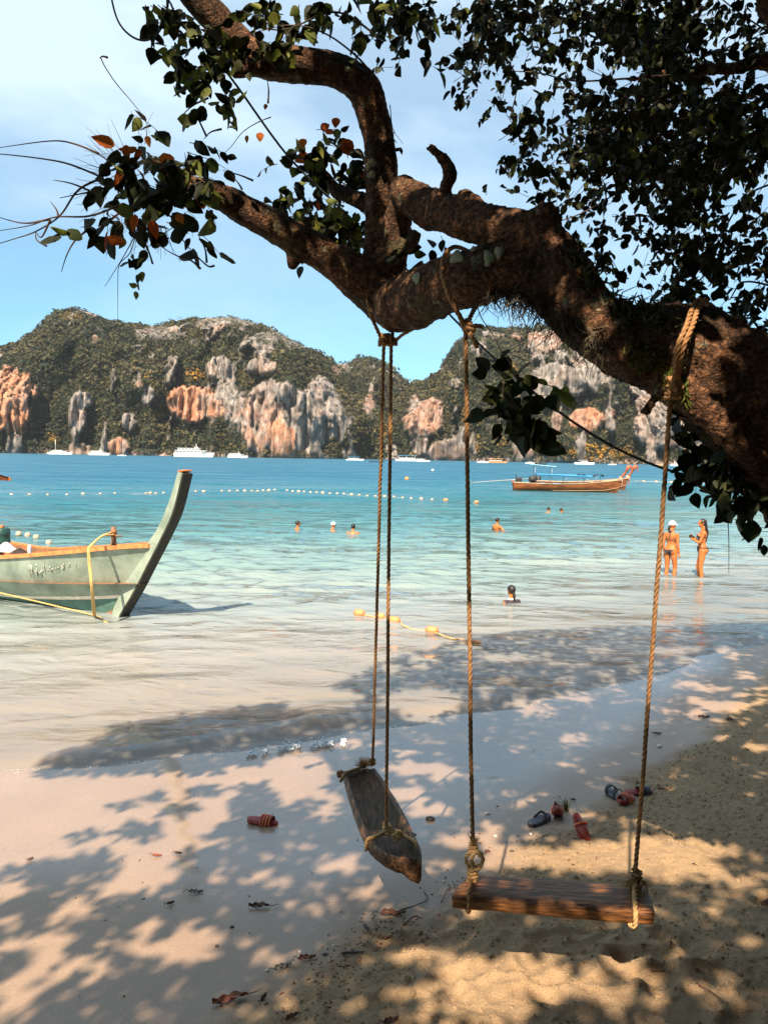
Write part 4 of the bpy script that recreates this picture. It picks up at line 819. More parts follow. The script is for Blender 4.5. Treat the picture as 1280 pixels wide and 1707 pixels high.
# ------------------------------------------------------------------ the swings
M_rope = mat('rope_fibre', (.38, .20, .08), (.19, .095, .038), rough=.85, scale=60, bump=.5, bscale=300)
M_rope2 = mat('rope_fibre_frayed', (.60, .38, .17), (.40, .23, .09), rough=.9, scale=40)
M_plank = mat('seat_wood', (.46, .19, .055), (.055, .024, .011), rough=.45, scale=7, stretch=(1.0, 9, 9), bump=.7, bscale=16, c3=(.17, .07, .024), spec=.4)
M_log = mat('log_wood', (.34, .155, .055), (.055, .03, .015), rough=.6, scale=9, stretch=(6, 1.0, 6), bump=.7, bscale=22, c3=(.11, .055, .025))
def plane_pt(px, py, z): d = ray(px, py); return CAM + d * ((z - CAM[2]) / d[2])
def loops(mb, c, ax, R=.024, turns=3, r=.0105, h=.05, wob=.004, ph=0.0):
    ax = nrmz(ax); u = nrmz(np.cross(ax, [0.3, 1, 0.1])); v = np.cross(ax, u); n = int(turns * 14)
    pts = [np.array(c) + ax * h * (i / n - .5) + (R + wob * math.sin(i * 1.7)) * (u * math.cos(ph + i * 6.283 / 14) + v * math.sin(ph + i * 6.283 / 14)) for i in range(n + 1)]
    rope(mb, pts, r, .06, .010, 4)
def fray(mb, c, d, n, l, sp=.7, r=.0009):
    for _ in range(n):
        q = nrmz(np.array(d) + rng.normal(0, sp, 3)); ll = l * rng.uniform(.4, 1.1); k = rng.normal(0, .25, 3)
        mb.tube([c, c + q * ll * .5 + k * ll * .2, c + q * ll + k * ll * .5], [r, r, r * .6], 3, False)
# --- the near swing: a flat plank
zt = P(750, 1490, 3.27)[2]
A, B, C_, D_ = [plane_pt(a, b, zt) for a, b in ((752, 1489), (1091, 1519), (1077, 1473), (785, 1453))]   # front left, front right, back right, back left
SW1 = empty('rope_swing', (A + B + C_ + D_) / 4, 0, 'nearest rope swing, a long flat dark plank hanging level on two thick ropes', 'swing', None)
S1 = np.array(SW1.location)
def plank_mesh():
    mb = MB(); n, k = 110, 28; ring = []
    prof = []
    for j in range(k):
        a = 2 * math.pi * (j + .5) / k; cx, cz = math.cos(a), math.sin(a); e = 5.5
        s = (abs(cx) ** e + abs(cz) ** e) ** (-1 / e); prof.append((cx * s, cz * s))
    for i in range(n + 1):
        u = i / n; f0 = A + (B - A) * u; b0 = D_ + (C_ - D_) * u; 
        endr = 1 - .06 * math.exp(-(u / .008) ** 2) - .06 * math.exp(-((1 - u) / .008) ** 2)
        for (cx, cz) in prof:
            w = (cx + 1) / 2; p = f0 * (1 - w) + b0 * w; mid = (f0 + b0) / 2
            th = .044
            p = mid + (p - mid) * endr; p = p + np.array([0, 0, -th + cz * th * endr])
            if cz < .3 and cx < 0: p = p + (b0 - f0) * .04 * abs(cz - .3)
            ring.append(p)
    v = np.array(ring); q = v * np.array([3.5, 26, 26]); d = .0045 * fbm(q, 3, 500) + .0028 * fbm(v * np.array([9, 80, 80]), 2, 510)
    c = np.repeat((A + (B - A) * np.linspace(0, 1, n + 1)[:, None] + D_ + (C_ - D_) * np.linspace(0, 1, n + 1)[:, None]) / 2 - np.array([0, 0, .044]), k, 0)
    r_ = v - c; L_ = np.linalg.norm(r_, axis=1)[:, None]; v = v + r_ / L_ * d[:, None]
    crack = np.exp(-((fbm(np.stack([v[:, 0] * 2.2, v[:, 1] * 0, v[:, 0] * 0], -1), 2, 520) * .05 + (v[:, 1] - c[:, 1]) - .0) / .003) ** 2); v[:, 2] -= crack * .006 * (v[:, 2] > c[:, 2])
    f = [(i * k + j, i * k + (j + 1) % k, (i + 1) * k + (j + 1) % k, (i + 1) * k + j) for i in range(n) for j in range(k)] + [tuple(range(k))[::-1], tuple(n * k + j for j in range(k))]
    f = [tuple(reversed(q)) for q in f]
    mb.add(v - S1, f); return mb
plank_mesh().build('seat', M_plank, SW1)
def add_rope(name, pts, parent, org, r=.0102, m=None, **kw):
    mb = MB(); rope(mb, [np.array(p) - org for p in pts], r, **kw); return mb.build(name, m or M_rope, parent)
xl = plane_pt(787, 1468, zt); top1 = P(776, 546, 3.40)
# left rope: knot, plumb line, bow over the limb
add_rope('rope', [xl + [0, 0, .13], xl * .75 + top1 * .25 + [0, 0, .03], (xl + top1) / 2, top1], SW1, S1)
lm = [P(776, 546, 3.40), P(762, 520, 3.33), P(748, 492, 3.33), P(739, 462, 3.38), P(738, 440, 3.46), P(744, 421, 3.58), P(760, 412, 3.72), P(785, 425, 3.85), P(800, 460, 3.82), P(797, 500, 3.66), P(788, 520, 3.5), P(779, 540, 3.42)]
add_rope('rope_loop', lm, SW1, S1, .0115)
mb = MB(); loops(mb, top1 - S1 + [.003, 0, .01], (1, 0, .25), .022, 2.6, .011, .04); loops(mb, top1 - S1 + [.01, -.01, 0], (.2, .2, 1), .024, 2, .011, .035, ph=1.0); rope(mb, [top1 - S1, top1 - S1 + [.045, -.02, .005], top1 - S1 + [.075, -.02, .0]], .0105, .06, .01, 4)
rope(mb, [top1 - S1 + [.0, 0, 0], P(786, 560, 3.36) - S1, P(792, 572, 3.35) - S1, P(795, 580, 3.35) - S1], .011, .06, .01, 4); mb.build('knot', M_rope, SW1)
mb = MB(); kc = plane_pt(787, 1468, zt) - S1
loops(mb, kc + [0, -.01, .045], (0, 0, 1), .020, 4.0, .0105, .075); 
ring_ = [kc + np.array([.040 * math.cos(a) + .004, -.022, .118 + .038 * math.sin(a)]) for a in np.linspace(.4, 6.6, 18)]; rope(mb, ring_, .0105, .06, .01, 4)
ring_ = [kc + np.array([.026 * math.cos(a) + .014, -.036, .118 + .042 * math.sin(a)]) for a in np.linspace(1.2, 7.8, 18)]; rope(mb, ring_, .0105, .06, .01, 4)
loops(mb, kc + [0, -.005, .165], (.1, 0, 1), .014, 2.2, .0095, .035); mb.build('knot', M_rope2, SW1)
mb = MB(); fray(mb, kc + [0, -.01, .185], (0, -.1, .7), 110, .045, .5); fray(mb, kc + [.02, -.03, .15], (.6, -.3, .1), 40, .03); mb.build('frayed_end', M_rope2, SW1)
def sling(px_b, py_b, px_f, py_f, drop):   # the rope's turn under the plank
    b = plane_pt(px_b, py_b, zt) + [0, .0, .012]; f_ = plane_pt(px_f, py_f, zt) + [0, -.014, .006]
    return [b + [0, -.02, .03], f_ * .5 + b * .5 + [0, 0, .012], f_ + [0, 0, .004], f_ + [0, -.006, -.03], f_ + [0, .012, -.078], f_ + [0, .08, -.085], b + [0, .02, -.08], b + [0, .018, -.01], b + [0, 0, .02]]
add_rope('rope_sling', sling(788, 1455, 781, 1494, .08), SW1, S1, .0105)
xr = plane_pt(1057, 1478, zt); top2 = P(1117, 668, 3.08)
add_rope('rope', [xr + [0, 0, .05], xr * .7 + top2 * .3 + [.0, 0, -.01], xr * .3 + top2 * .7, top2, P(1121, 648, 3.06)], SW1, S1)
add_rope('rope_sling', sling(1056, 1475, 1057, 1519, .08), SW1, S1, .0115, M_rope2)
mb = MB(); kr = xr - S1; loops(mb, kr + [0, -.012, .035], (.05, 0, 1), .019, 5, .0085, .10)
rope(mb, [kr + [-.012, -.03, .06], kr + [-.03, -.04, .03], kr + [-.022, -.05, -.0], kr + [0, -.055, .01], kr + [.02, -.04, .05]], .009, .05, .009, 4); mb.build('knot', M_rope, SW1)
mb = MB(); fray(mb, kr + [-.01, -.03, .05], (-.9, -.2, -.6), 120, .07, .45); fray(mb, kr + [.02, -.03, .05], (.6, -.2, -.9), 90, .06, .4); fray(mb, kr + [0, -.04, .04], (0, -.3, -1), 70, .07, .3); mb.build('frayed_end', M_rope2, SW1)
for k, off in enumerate((0, 10)):
    add_rope('rope_loop', [P(1121 + off * .3, 650, 3.05), P(1126 + off * .6, 612, 2.93), P(1130 + off, 575, 2.88), P(1143 + off, 545, 2.9), P(1153 + off, 516, 2.98), P(1165 + off, 500, 3.2), P(1180, 520, 3.5)], SW1, S1, .0102)
mb = MB(); loops(mb, P(1122, 655, 3.04) - S1, (.1, 0, 1), .027, 3, .0105, .05); loops(mb, P(1124, 640, 3.02) - S1, (1, .2, .4), .03, 2, .0105, .05); mb.build('knot', M_rope, SW1)
# --- the far swing: a hollowed half log
z2 = P(675, 1420, 3.95)[2]
SW2 = empty('rope_swing', plane_pt(640, 1360, z2), 0, 'farther rope swing, a hollowed dark log seat turned end-on with a pointed tip', 'swing')
S2 = np.array(SW2.location)
st = [((570, 1286), (624, 1281)), ((575, 1305), (637, 1297)), ((582, 1329), (651, 1319)), ((591, 1356), (665, 1341)), ((602, 1384), (679, 1366)), ((617, 1408), (690, 1390)), ((638, 1423), (697, 1406)), ((665, 1430), (701, 1417)), ((694, 1431), (703, 1426))]
def log_mesh():
    n = 60; Ls = catmull([plane_pt(*s[0], z2) for s in st], None, 8); Rs = catmull([plane_pt(*s[1], z2) for s in st], None, 8); n = len(Ls); v = []; K = 0
    outer = [(-1, 0), (-1.0, -.35), (-.93, -.7), (-.72, -.95), (-.3, -1.0), (.3, -1.0), (.72, -.95), (.93, -.7), (1.0, -.35), (1, 0)]
    inner = [(.92, .02), (.80, .0), (.70, -.40), (.48, -.72), (0, -.80), (-.48, -.72), (-.70, -.40), (-.80, .0), (-.92, .02)]
    pr = outer + inner; k = len(pr)
    for i in range(n):
        l, r = Ls[i], Rs[i]; c = (l + r) / 2; h = (r - l) / 2; t = i / (n - 1); th = .075 + .03 * t; fl = sm(0, .12, t) * sm(1, .80, t)
        for (a, b) in pr:
            bb = b if (a, b) in outer else b * fl
            v.append(c + h * a + np.array([0, 0, bb * th]) + np.array([0, -.02, -.03]) * sm(.86, 1, t) * (b < -.5))
    v = np.array(v); v = v + np.stack([fbm(v * np.array([40, 8, 40]), 3, 600 + q) for q in range(3)], -1) * .0045
    f = [(i * k + j, (i + 1) * k + j, (i + 1) * k + (j + 1) % k, i * k + (j + 1) % k) for i in range(n - 1) for j in range(k)] + [tuple(range(k)), tuple((n - 1) * k + j for j in range(k))[::-1]]
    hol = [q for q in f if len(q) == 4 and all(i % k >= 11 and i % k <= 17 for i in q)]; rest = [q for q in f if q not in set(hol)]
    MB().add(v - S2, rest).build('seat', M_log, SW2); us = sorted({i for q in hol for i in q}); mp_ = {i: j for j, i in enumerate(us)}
    MB().add(v[us] - S2, [tuple(mp_[i] for i in q) for q in hol]).build('hollow', M_hollow, SW2)
M_hollow = mat('dark_hollow_wood', (.13, .075, .035), (.03, .02, .012), rough=.75, scale=9, stretch=(6, 1, 6), bump=.6, bscale=22)  # inside of the log seat, a darker brown than the rim
log_mesh()
ta, tb = P(640, 566, 4.10), P(652, 574, 4.08)
fa_ = plane_pt(621, 1277, z2) + [0, 0, .03]; na = plane_pt(643, 1394, z2) + [0, 0, .05]
add_rope('rope', [fa_, (fa_ + ta) / 2, ta], SW2, S2); add_rope('rope', [na, (na + tb) / 2, tb], SW2, S2)
mb = MB(); kb = (ta + tb) / 2 - S2
loops(mb, kb + [0, -.01, .01], (1, 0, .1), .028, 3, .011, .06); loops(mb, kb + [-.02, -.01, 0], (0, .2, 1), .022, 2, .011, .04); loops(mb, kb + [.026, -.01, 0], (.1, .2, 1), .02, 2, .011, .04)
mb.build('knot', M_rope, SW2)
add_rope('rope_loop', [P(636, 566, 4.09), P(628, 548, 4.02), P(618, 524, 3.98), P(612, 495, 4.05)], SW2, S2, .010)
add_rope('rope_loop', [P(656, 572, 4.08), P(668, 560, 4.03), P(682, 552, 4.0), P(700, 542, 3.95)], SW2, S2, .009)
mb = MB(); kn = plane_pt(645, 1392, z2) - S2 
loops(mb, kn + [0, 0, .035], (0, .2, 1), .020, 3, .0105, .05); rope(mb, [kn + [0, 0, .03], plane_pt(628, 1398, z2) - S2 + [0, 0, .012], plane_pt(615, 1401, z2) - S2 + [-.006, -.0, .006], plane_pt(612, 1404, z2) - S2 + [-.006, 0, -.05]], .0115, .06, .01, 4)
rope(mb, [kn + [0, 0, .03], kn + [.03, -.02, .03], plane_pt(664, 1392, z2) - S2 + [0, 0, .01], plane_pt(690, 1405, z2) - S2 + [0, 0, .012], plane_pt(694, 1412, z2) - S2 + [.01, 0, -.03]], .0115, .06, .01, 4)
loops(mb, plane_pt(661, 1396, z2) - S2 + [0, 0, .012], (0.4, .8, .2), .018, 3.5, .010, .05); mb.build('knot', M_rope2, SW2)
mb = MB(); kf = fa_ - S2; loops(mb, kf + [-.004, 0, 0], (0, 0, 1), .018, 2.5, .010, .04)
rope(mb, [kf, plane_pt(600, 1285, z2) - S2 + [0, 0, .02], plane_pt(578, 1292, z2) - S2 + [0, 0, .014], plane_pt(570, 1296, z2) - S2 + [-.012, 0, -.03]], .0115, .06, .01, 4)
loops(mb, plane_pt(566, 1288, z2) - S2 + [0, 0, -.01], (1, .3, 0), .015, 2, .010, .03); mb.build('knot', M_rope, SW2)
mb = MB(); fray(mb, plane_pt(607, 1282, z2) - S2 + [0, 0, .02], (-.2, 0, .7), 260, .075, .7, .0012); mb.build('frayed_end', M_rope2, SW2)

# ------------------------------------------------------------------ lines strung from the tree
M_cable = mat('dark_line', (.035, .045, .055), (.02, .025, .03), rough=.7, scale=30)
def line(name, pts, r, m, label, cat, step=None, kind_rope=False):
    o = P(*pts[0]); mb = MB(); q = [P(*p) - o for p in pts]
    if kind_rope: rope(mb, q, r, .04, .01, 4)
    else: mb.tube(q, r, 6)
    ob = mb.build(name, m); ob.location = Vector(o); return tag(ob, label, cat)
line('mooring_line', [(376,118,3.98),(400,150,4.0),(480,260,4.12),(560,340,4.3),(640,415,4.5),(700,470,4.5),(745,520,4.2),(800,575,3.9),(860,630,3.7),(950,700,3.55),(1040,754,3.48),(1135,790,3.46),(1215,800,3.46),(1290,800,3.46)], .006, M_cable, 'thin dark line running slantwise from the upper bough behind the big limb down right', 'line')
line('looped_cord', [(182,-40,3.9),(188,5,3.9),(200,40,3.88),(222,62,3.86),(246,67,3.85),(266,52,3.85),(278,22,3.86),(284,-30,3.88)], .005, M_cable, 'dark blue cord hanging in a loop from above at the top left', 'cord')
# ------------------------------------------------------------------ moored longtail boat on the left
M_hull = mat('sage_paint', (.29, .35, .29), (.15, .20, .16), rough=.55, scale=2.6, bump=.25, bscale=60, c3=(.235, .29, .235), detail=9)
M_low = mat('teal_boot_paint', (.08, .20, .18), (.06, .10, .07), rough=.6, scale=5, bump=.3, detail=9)
M_strp = mat('pale_stripe', (.78, .70, .60), (.60, .55, .45), rough=.6, scale=9)
M_rail = mat('orange_rail_wood', (.62, .22, .06), (.34, .11, .035), rough=.55, scale=12, stretch=(1, 1, 1), bump=.4, c3=(.52, .19, .06))
M_stemf = mat('shaded_stem_face', (.03, .03, .022), (.014, .014, .011), rough=.7, scale=9, bump=.4)  # shade of the stem front, turned from the sun, put into its colour
M_inner = mat('boat_inside', (.30, .13, .06), (.12, .07, .04), rough=.7, scale=7)
M_yrope = mat('yellow_rope', (.62, .42, .16), (.42, .26, .09), rough=.85, scale=50)
M_grn = mat('green_plastic', (.02, .075, .065), (.012, .045, .04), rough=.4, scale=6)
M_cloth = mat('white_cloth', (.75, .68, .62), (.55, .5, .46), rough=.9, scale=8)
W0 = water(204, 1025); FWD = nrmz([.84, -.54, 0]); PORT = np.array([-FWD[1], FWD[0], 0])
BO = empty('longtail_boat', W0, math.atan2(FWD[1], FWD[0]), 'pale sage green wooden longtail boat with orange rail and tall prow, moored at left', 'boat')
def loc(p): q = np.asarray(p) - W0; return np.stack([q @ FWD, q @ PORT, q[..., 2]], -1)
def on_plane(px, py, yl):   # where the view through that spot meets the plane parallel to the keel, yl metres to port
    d = ray(px, py); t = (yl - (CAM - W0) @ PORT) / (d @ PORT); return loc(CAM + d * t)
def boat_hull():
    fe = [on_plane(a, b, -.09) for a, b in ((202, 1024), (225, 985), (247, 942), (270, 897), (290, 852), (306, 789))]
    be = [on_plane(a, b, -.09) for a, b in ((190, 1010), (208, 972), (226, 930), (246, 903), (264, 876), (281, 836), (297, 785))]
    be = [b + .10 * (f_ - b) for b, f_ in zip(be, [fe[0], fe[0] * .5 + fe[1] * .5, fe[1], fe[2], fe[3], fe[4], fe[5]])]
    fe = catmull(fe, None, 6); be = catmull(be, None, 5); n = min(len(fe), len(be))
    fe = fe[np.linspace(0, len(fe) - 1, n).astype(int)]; be = be[np.linspace(0, len(be) - 1, n).astype(int)]
    # the foot of the stem runs on under water
    side, front = MB(), MB()
    v = []; hw = .098
    for a, b in zip(fe, be): v += [(a[0] - .02, -hw, a[2]), (b[0], -hw, b[2]), (b[0], hw, b[2]), (a[0] - .02, hw, a[2])]
    v = [(v[0][0] - .3, v[0][1], -.5), (v[1][0] - .3, v[1][1], -.5), (v[2][0] - .3, v[2][1], -.5), (v[3][0] - .3, v[3][1], -.5)] + v; m = len(v) // 4
    f = [(4 * i + j, 4 * i + (j + 1) % 4, 4 * i + 4 + (j + 1) % 4, 4 * i + 4 + j) for i in range(m - 1) for j in range(4)] + [(4 * m - 4, 4 * m - 3, 4 * m - 2, 4 * m - 1)]
    side.add(v, f); s_ = side.build('stem_post', M_hull, BO, False)
    v = []
    for a in [fe[0] + [-.3, 0, -.5]] + list(fe): v += [(a[0] - .018, -hw - .004, a[2]), (a[0] + .02, -hw - .004, a[2] - .01), (a[0] + .02, hw + .004, a[2] - .01), (a[0] - .018, hw + .004, a[2])]
    m = len(v) // 4; f = [(4 * i + j, 4 * i + (j + 1) % 4, 4 * i + 4 + (j + 1) % 4, 4 * i + 4 + j) for i in range(m - 1) for j in range(4)] + [(4 * m - 4, 4 * m - 3, 4 * m - 2, 4 * m - 1), (3, 2, 1, 0)]
    front.add(v, f).build('stem_face', M_stemf, BO, False)
    t = fe[-1]; b = be[-1]; MB().box(((t[0] + b[0]) / 2 - .005, 0, (t[2] + b[2]) / 2 + .022), (abs(t[0] - b[0]) + .02, .20, .03), Matrix.Rotation(-.12, 3, 'Y'), .01).build('stem_cap', M_rail, BO)
    # gunwale by matching heights seen along the rail
    a_ = np.array([0, .4, .9, 1.6, 2.5, 3.5, 4.6, 5.8, 7.2, 8.6, 10.0]); hb = np.array([.10, .27, .46, .66, .84, .95, 1.0, .99, .92, .80, .62])
    tip = on_plane(250, 909, -.1); x0 = tip[0]
    G = []
    for a, h in zip(a_, hb):
        p3 = W0 + FWD * (x0 - a) - PORT * h; pj = project(p3 + [0, 0, 1.0]); tgt = np.interp(pj[0], [-200, 0, 80, 148, 190, 252], [934, 929, 923, 917, 912, 909.5])
        z = 1.0; 
        for _ in range(20): pj = project(p3 + [0, 0, z]); z += (pj[1] - tgt) * pj[2] / F
        G.append((x0 - a, -h, z))
    G = np.array(G); G[7:, 2] = G[6, 2] + np.linspace(.01, .15, 4)
    K = np.array([(-.02 - a * .985 if i else on_plane(202, 1024, 0)[0] - .02, 0, -.02 - .33 * (1 - math.exp(-a / 1.2))) for i, a in enumerate(a_)])
    Gd, Kd = catmull(G, None, 6), catmull(K, None, 6); n = len(Gd)
    def S(i, s, off=0.0):
        g, k = Gd[i], Kd[i]; tt = i / (n - 1); full = sm(0, .35, tt); y = g[1] * (1 - s ** (1.1 + 2.0 * full)) ; y = g[1] * ((1 - s) * (1 - full) + full * (1 - s ** 2.6)); z = g[2] + (k[2] - g[2]) * (s * (1 - full) + full * (s ** 1.15))
        x = g[0] + (k[0] - g[0]) * s; return np.array([x, y - off, z])
    def loft(s0, s1, m, off, name, mm, both=True):
        mb = MB(); ss = np.linspace(s0, s1, m)
        for sg in ((1, -1) if both else (1,)):
            v = [S(i, s, off) * [1, sg, 1] for i in range(n) for s in ss]; f = [(i * m + j, (i + 1) * m + j, (i + 1) * m + j + 1, i * m + j + 1) for i in range(n - 1) for j in range(m - 1)]
            if sg < 0: f = [tuple(reversed(q)) for q in f]
            mb.add(v, f)
        return mb.build(name, mm, BO)
    loft(0, .71, 12, 0, 'hull', M_hull); loft(.71, 1.0, 6, 0, 'lower_hull', M_low); loft(.675, .72, 2, .006, 'painted_stripe', M_strp, False)
    # shell thickness and inside
    mb = MB(); ss = np.linspace(0, 1, 8)
    for sg in (1, -1):
        v = [(S(i, s) + [0, .05 * (1 - .0 * s), .04 * s]) * [1, sg, 1] for i in range(3, n) for s in ss]; m_ = n - 3; mb.add(v, [(i * 8 + j, (i + 1) * 8 + j, (i + 1) * 8 + j + 1, i * 8 + j + 1) for i in range(m_ - 1) for j in range(7)])
    mb.build('inner_planking', M_inner, BO)
    mb = MB(); v = []
    for i in range(4, n): w = S(i, .42)[1]; v += [(Gd[i][0], w, Gd[i][2] * .45 + .05), (Gd[i][0], -w, Gd[i][2] * .45 + .05)]
    mb.add(v, [(2 * i, 2 * i + 1, 2 * i + 3, 2 * i + 2) for i in range(len(v) // 2 - 1)]).build('floor_boards', M_inner, BO)
    for sg in (1, -1):
        mb = MB(); v = []
        for i in range(n):
            g = Gd[i] * [1, sg, 1]; o = -sg * .035
            v += [g + [0, o, .035], g + [0, -o * 1.4, .035], g + [0, -o * 1.4, -.035], g + [0, o, -.035]]
        f = [(4 * i + j, 4 * i + (j + 1) % 4, 4 * i + 4 + (j + 1) % 4, 4 * i + 4 + j) for i in range(n - 1) for j in range(4)] + [(3, 2, 1, 0), (4 * n - 4, 4 * n - 3, 4 * n - 2, 4 * n - 1)]
        mb.add(v, f).build('gunwale_rail', M_rail, BO, False)
    # transom, thwarts
    e = Gd[-1]; mb = MB(); v = [S(n - 1, s) for s in np.linspace(0, 1, 6)]; v = v + [p * [1, -1, 1] for p in v[::-1]]; mb.add(v, [tuple(range(12))]).build('transom', M_hull, BO, False)
    for a in (3.2, 4.8, 6.4, 8.2):
        i = int(np.interp(a, a_, np.arange(len(a_))) * 6); g = Gd[min(i, n - 1)]; MB().box((g[0], 0, g[2] - .12), (.22, -2 * g[1] * .94, .035), None, .006).build('thwart', M_inner, BO)
    # worn carved letters, mostly flaked off and unreadable
    glyph = [[(0, 0), (0, .8), (.25, 1), (.5, .8), (.5, 0)], [(0, .9), (.1, .1), (.35, 0), (.5, .3), (.45, 1)], [(0, .2), (.15, 0), (.3, .2), (.15, .4), (.15, 1), (.5, .9), (.5, .1)], [(0, 0), (.1, .9), (.3, .6), (.45, .9), (.5, 0)], [(.05, 1), (0, .4), (.2, 0), (.45, .3), (.4, .8), (.2, .7)]]
    def hullpt(px, py):
        best = None
        for i in range(0, n):
            for s in np.linspace(.05, .7, 40):
                p = S(i, s, .005); w = W0 + FWD * p[0] + PORT * p[1] + [0, 0, p[2]]; q = project(w); d = abs(q[0] - px) + abs(q[1] - py)
                if best is None or d < best[0]: best = (d, p)
        return best[1]
    x = 52; k = 0
    M_let = mat('flaked_letter_paint', (.62, .62, .54), (.12, .14, .11), rough=.8, scale=22, lo=.45, hi=.55)
    A_, B_, C2 = hullpt(48, 958), hullpt(150, 940), hullpt(48, 936)
    for k in range(11):
        u0 = k / 10.6; h = 1.0 if 3 < k < 9 else .72
        mb = MB(); g = glyph[k % 5]; pts = []
        for (gx, gy) in g:
            u = u0 + gx * .11; b_ = A_ + (B_ - A_) * u; up = (C2 - A_) * h; p = b_ + up * gy
            q = hullpt_cache(p, S, n); pts.append(q + np.array([0, -.012, 0]))
        mb.tube(pts, .010, 5).build('worn_letter', M_let, BO)
    return Gd
def hullpt_cache(p, S, n):
    # push a point sideways on to the hull side at the same length and height
    best = None
    for i in range(0, n):
        a = S(i, .3)
        if best is None or abs(a[0] - p[0]) < best[0]: best = (abs(a[0] - p[0]), i)
    i = best[1]; ss = np.linspace(0, .7, 50); c = [S(i, s) for s in ss]; j = int(np.argmin([abs(q[2] - p[2]) for q in c])); return np.array([p[0], c[j][1], p[2]])
GD = boat_hull()
pp = on_plane(190, 908, -.15)
mb = MB(); mb.tube([pp + [0, 0, -.3], pp + [.005, 0, .32]], .045, 9).build('post', M_inner, BO); MB().tube([pp + [-.1, -.05, .16], pp + [.16, .05, .16]], .014, 6).build('post_peg', M_inner, BO)
mb = MB(); loops(mb, pp + [0, 0, .20], (0, 0, 1), .052, 4, .010, .10); mb.build('lashing', M_rope, BO); mb = MB(); loops(mb, pp + [0, 0, .0], (0, 0, 1), .052, 2, .010, .06); mb.build('lashing', M_rope, BO)
# awning at the stern end, only its front corner in view
cn = on_plane(19, 797, .85); AW = MB(); L4 = 3.6
v = []
for i in range(7):
    for j in range(9):
        x = cn[0] - L4 * i / 6; y = -.85 + 1.7 * j / 8; v.append((x, y, cn[2] + .16 * (1 - ((j - 4) / 4) ** 2)))
f = [(i * 9 + j, i * 9 + j + 1, (i + 1) * 9 + j + 1, (i + 1) * 9 + j) for i in range(6) for j in range(8)]
AW.add(v, f).add(np.array(v) + [0, 0, -.03], [tuple(reversed(q)) for q in f]).build('awning', M_rail, BO, False)
for sy in (-.83, .83):
    AW2 = MB(); AW2.box((cn[0] - L4 / 2, sy, cn[2] - .02), (L4, .05, .08), None, .01).build('awning_frame', M_rail, BO)
    for k in (.5, 3.3): MB().tube([(cn[0] - k, sy, cn[2] - .04), (cn[0] - k, sy * .97, .55)], .018, 6).build('awning_pole', M_inner, BO)
MB().tube([(cn[0], -.84, cn[2] - .03), (cn[0] - .1, -.86, cn[2] - .5), (cn[0] - .42, -.9, .9)], .006, 4).build('awning_cord', M_cable, BO)
MB().tube([(cn[0] - .25, -.84, cn[2] - .03), (cn[0] - .28, -.86, cn[2] - .4), (cn[0] - .4, -.88, 1.3)], .005, 4).build('awning_cord', M_cable, BO)
def bw(p): return W0 + FWD * p[0] + PORT * p[1] + np.array([0, 0, p[2]])
# green plastic drum, cloth and bottle lying in the boat
c = on_plane(4, 907, -.05); c = bw(c)
DR = empty('drum', c, .4, 'dark green plastic drum standing in the moored sage green boat', 'drum')
mb = MB(); pr = [(0, .12), (.02, .155), (.10, .16), (.12, .168), (.14, .16), (.26, .16), (.28, .168), (.30, .16), (.37, .155), (.40, .13), (.405, 0.001)]
n = 20; v = [(r * math.cos(6.283 * j / n), r * math.sin(6.283 * j / n), z - .06) for z, r in [(0, .001)] + pr for j in range(n)]
mb.add(v, [(i * n + j, i * n + (j + 1) % n, (i + 1) * n + (j + 1) % n, (i + 1) * n + j) for i in range(len(pr)) for j in range(n)]).build('drum_body', M_grn, DR)
MB().tube([(.0, .0, .34), (0, 0, .39)], .05, 12, smooth=False).build('drum_lid', M_rail, DR, False)
def cloth(px, py, w, h, m, name, lab, cat, seed):
    c = bw(on_plane(px, py, -.5)); v = []; n = 12
    for i in range(n):
        for j in range(n): x, y = (i / 11 - .5) * w, (j / 11 - .5) * w * .8; v.append((x, y, h * (.55 + .5 * math.cos(x / w * 3) * math.cos(y / w * 3.4)) * (1 + .5 * math.sin(9 * x + seed) * math.cos(11 * y))))
    f = [(i * n + j, (i + 1) * n + j, (i + 1) * n + j + 1, i * n + j + 1) for i in range(n - 1) for j in range(n - 1)]
    o = MB().add(v, f).add(np.array(v) - [0, 0, .012], [tuple(reversed(q)) for q in f]).build(name, m, None, True, c - np.array([0, 0, .10])); return tag(o, lab, cat)
cloth(8, 917, .42, .17, M_cloth, 'cloth_bundle', 'crumpled pale cloth bundle lying at the rail beside the green drum', 'cloth', 1)
cloth(35, 921, .34, .12, mat('dark_cloth', (.05, .03, .03), (.02, .015, .015), rough=.9), 'cloth_bundle', 'dark crumpled cloth lying in the boat right of the pale one', 'cloth', 2)
c = bw(on_plane(50, 920, -.55)); BT_ = empty('bottle', c, .0, 'small pale blue plastic bottle standing against the boat rail', 'bottle')
MB().tube([(0, 0, -.06), (0, 0, .09), (0, 0, .12)], [.035, .035, .015], 10).build('bottle_body', mat('pale_blue_plastic', (.55, .65, .8), rough=.3), BT_); MB().tube([(0, 0, .118), (0, 0, .14)], .014, 8, smooth=False).build('bottle_cap', M_cloth, BT_)
mb = MB(); o = bw(on_plane(60, 912, 0))
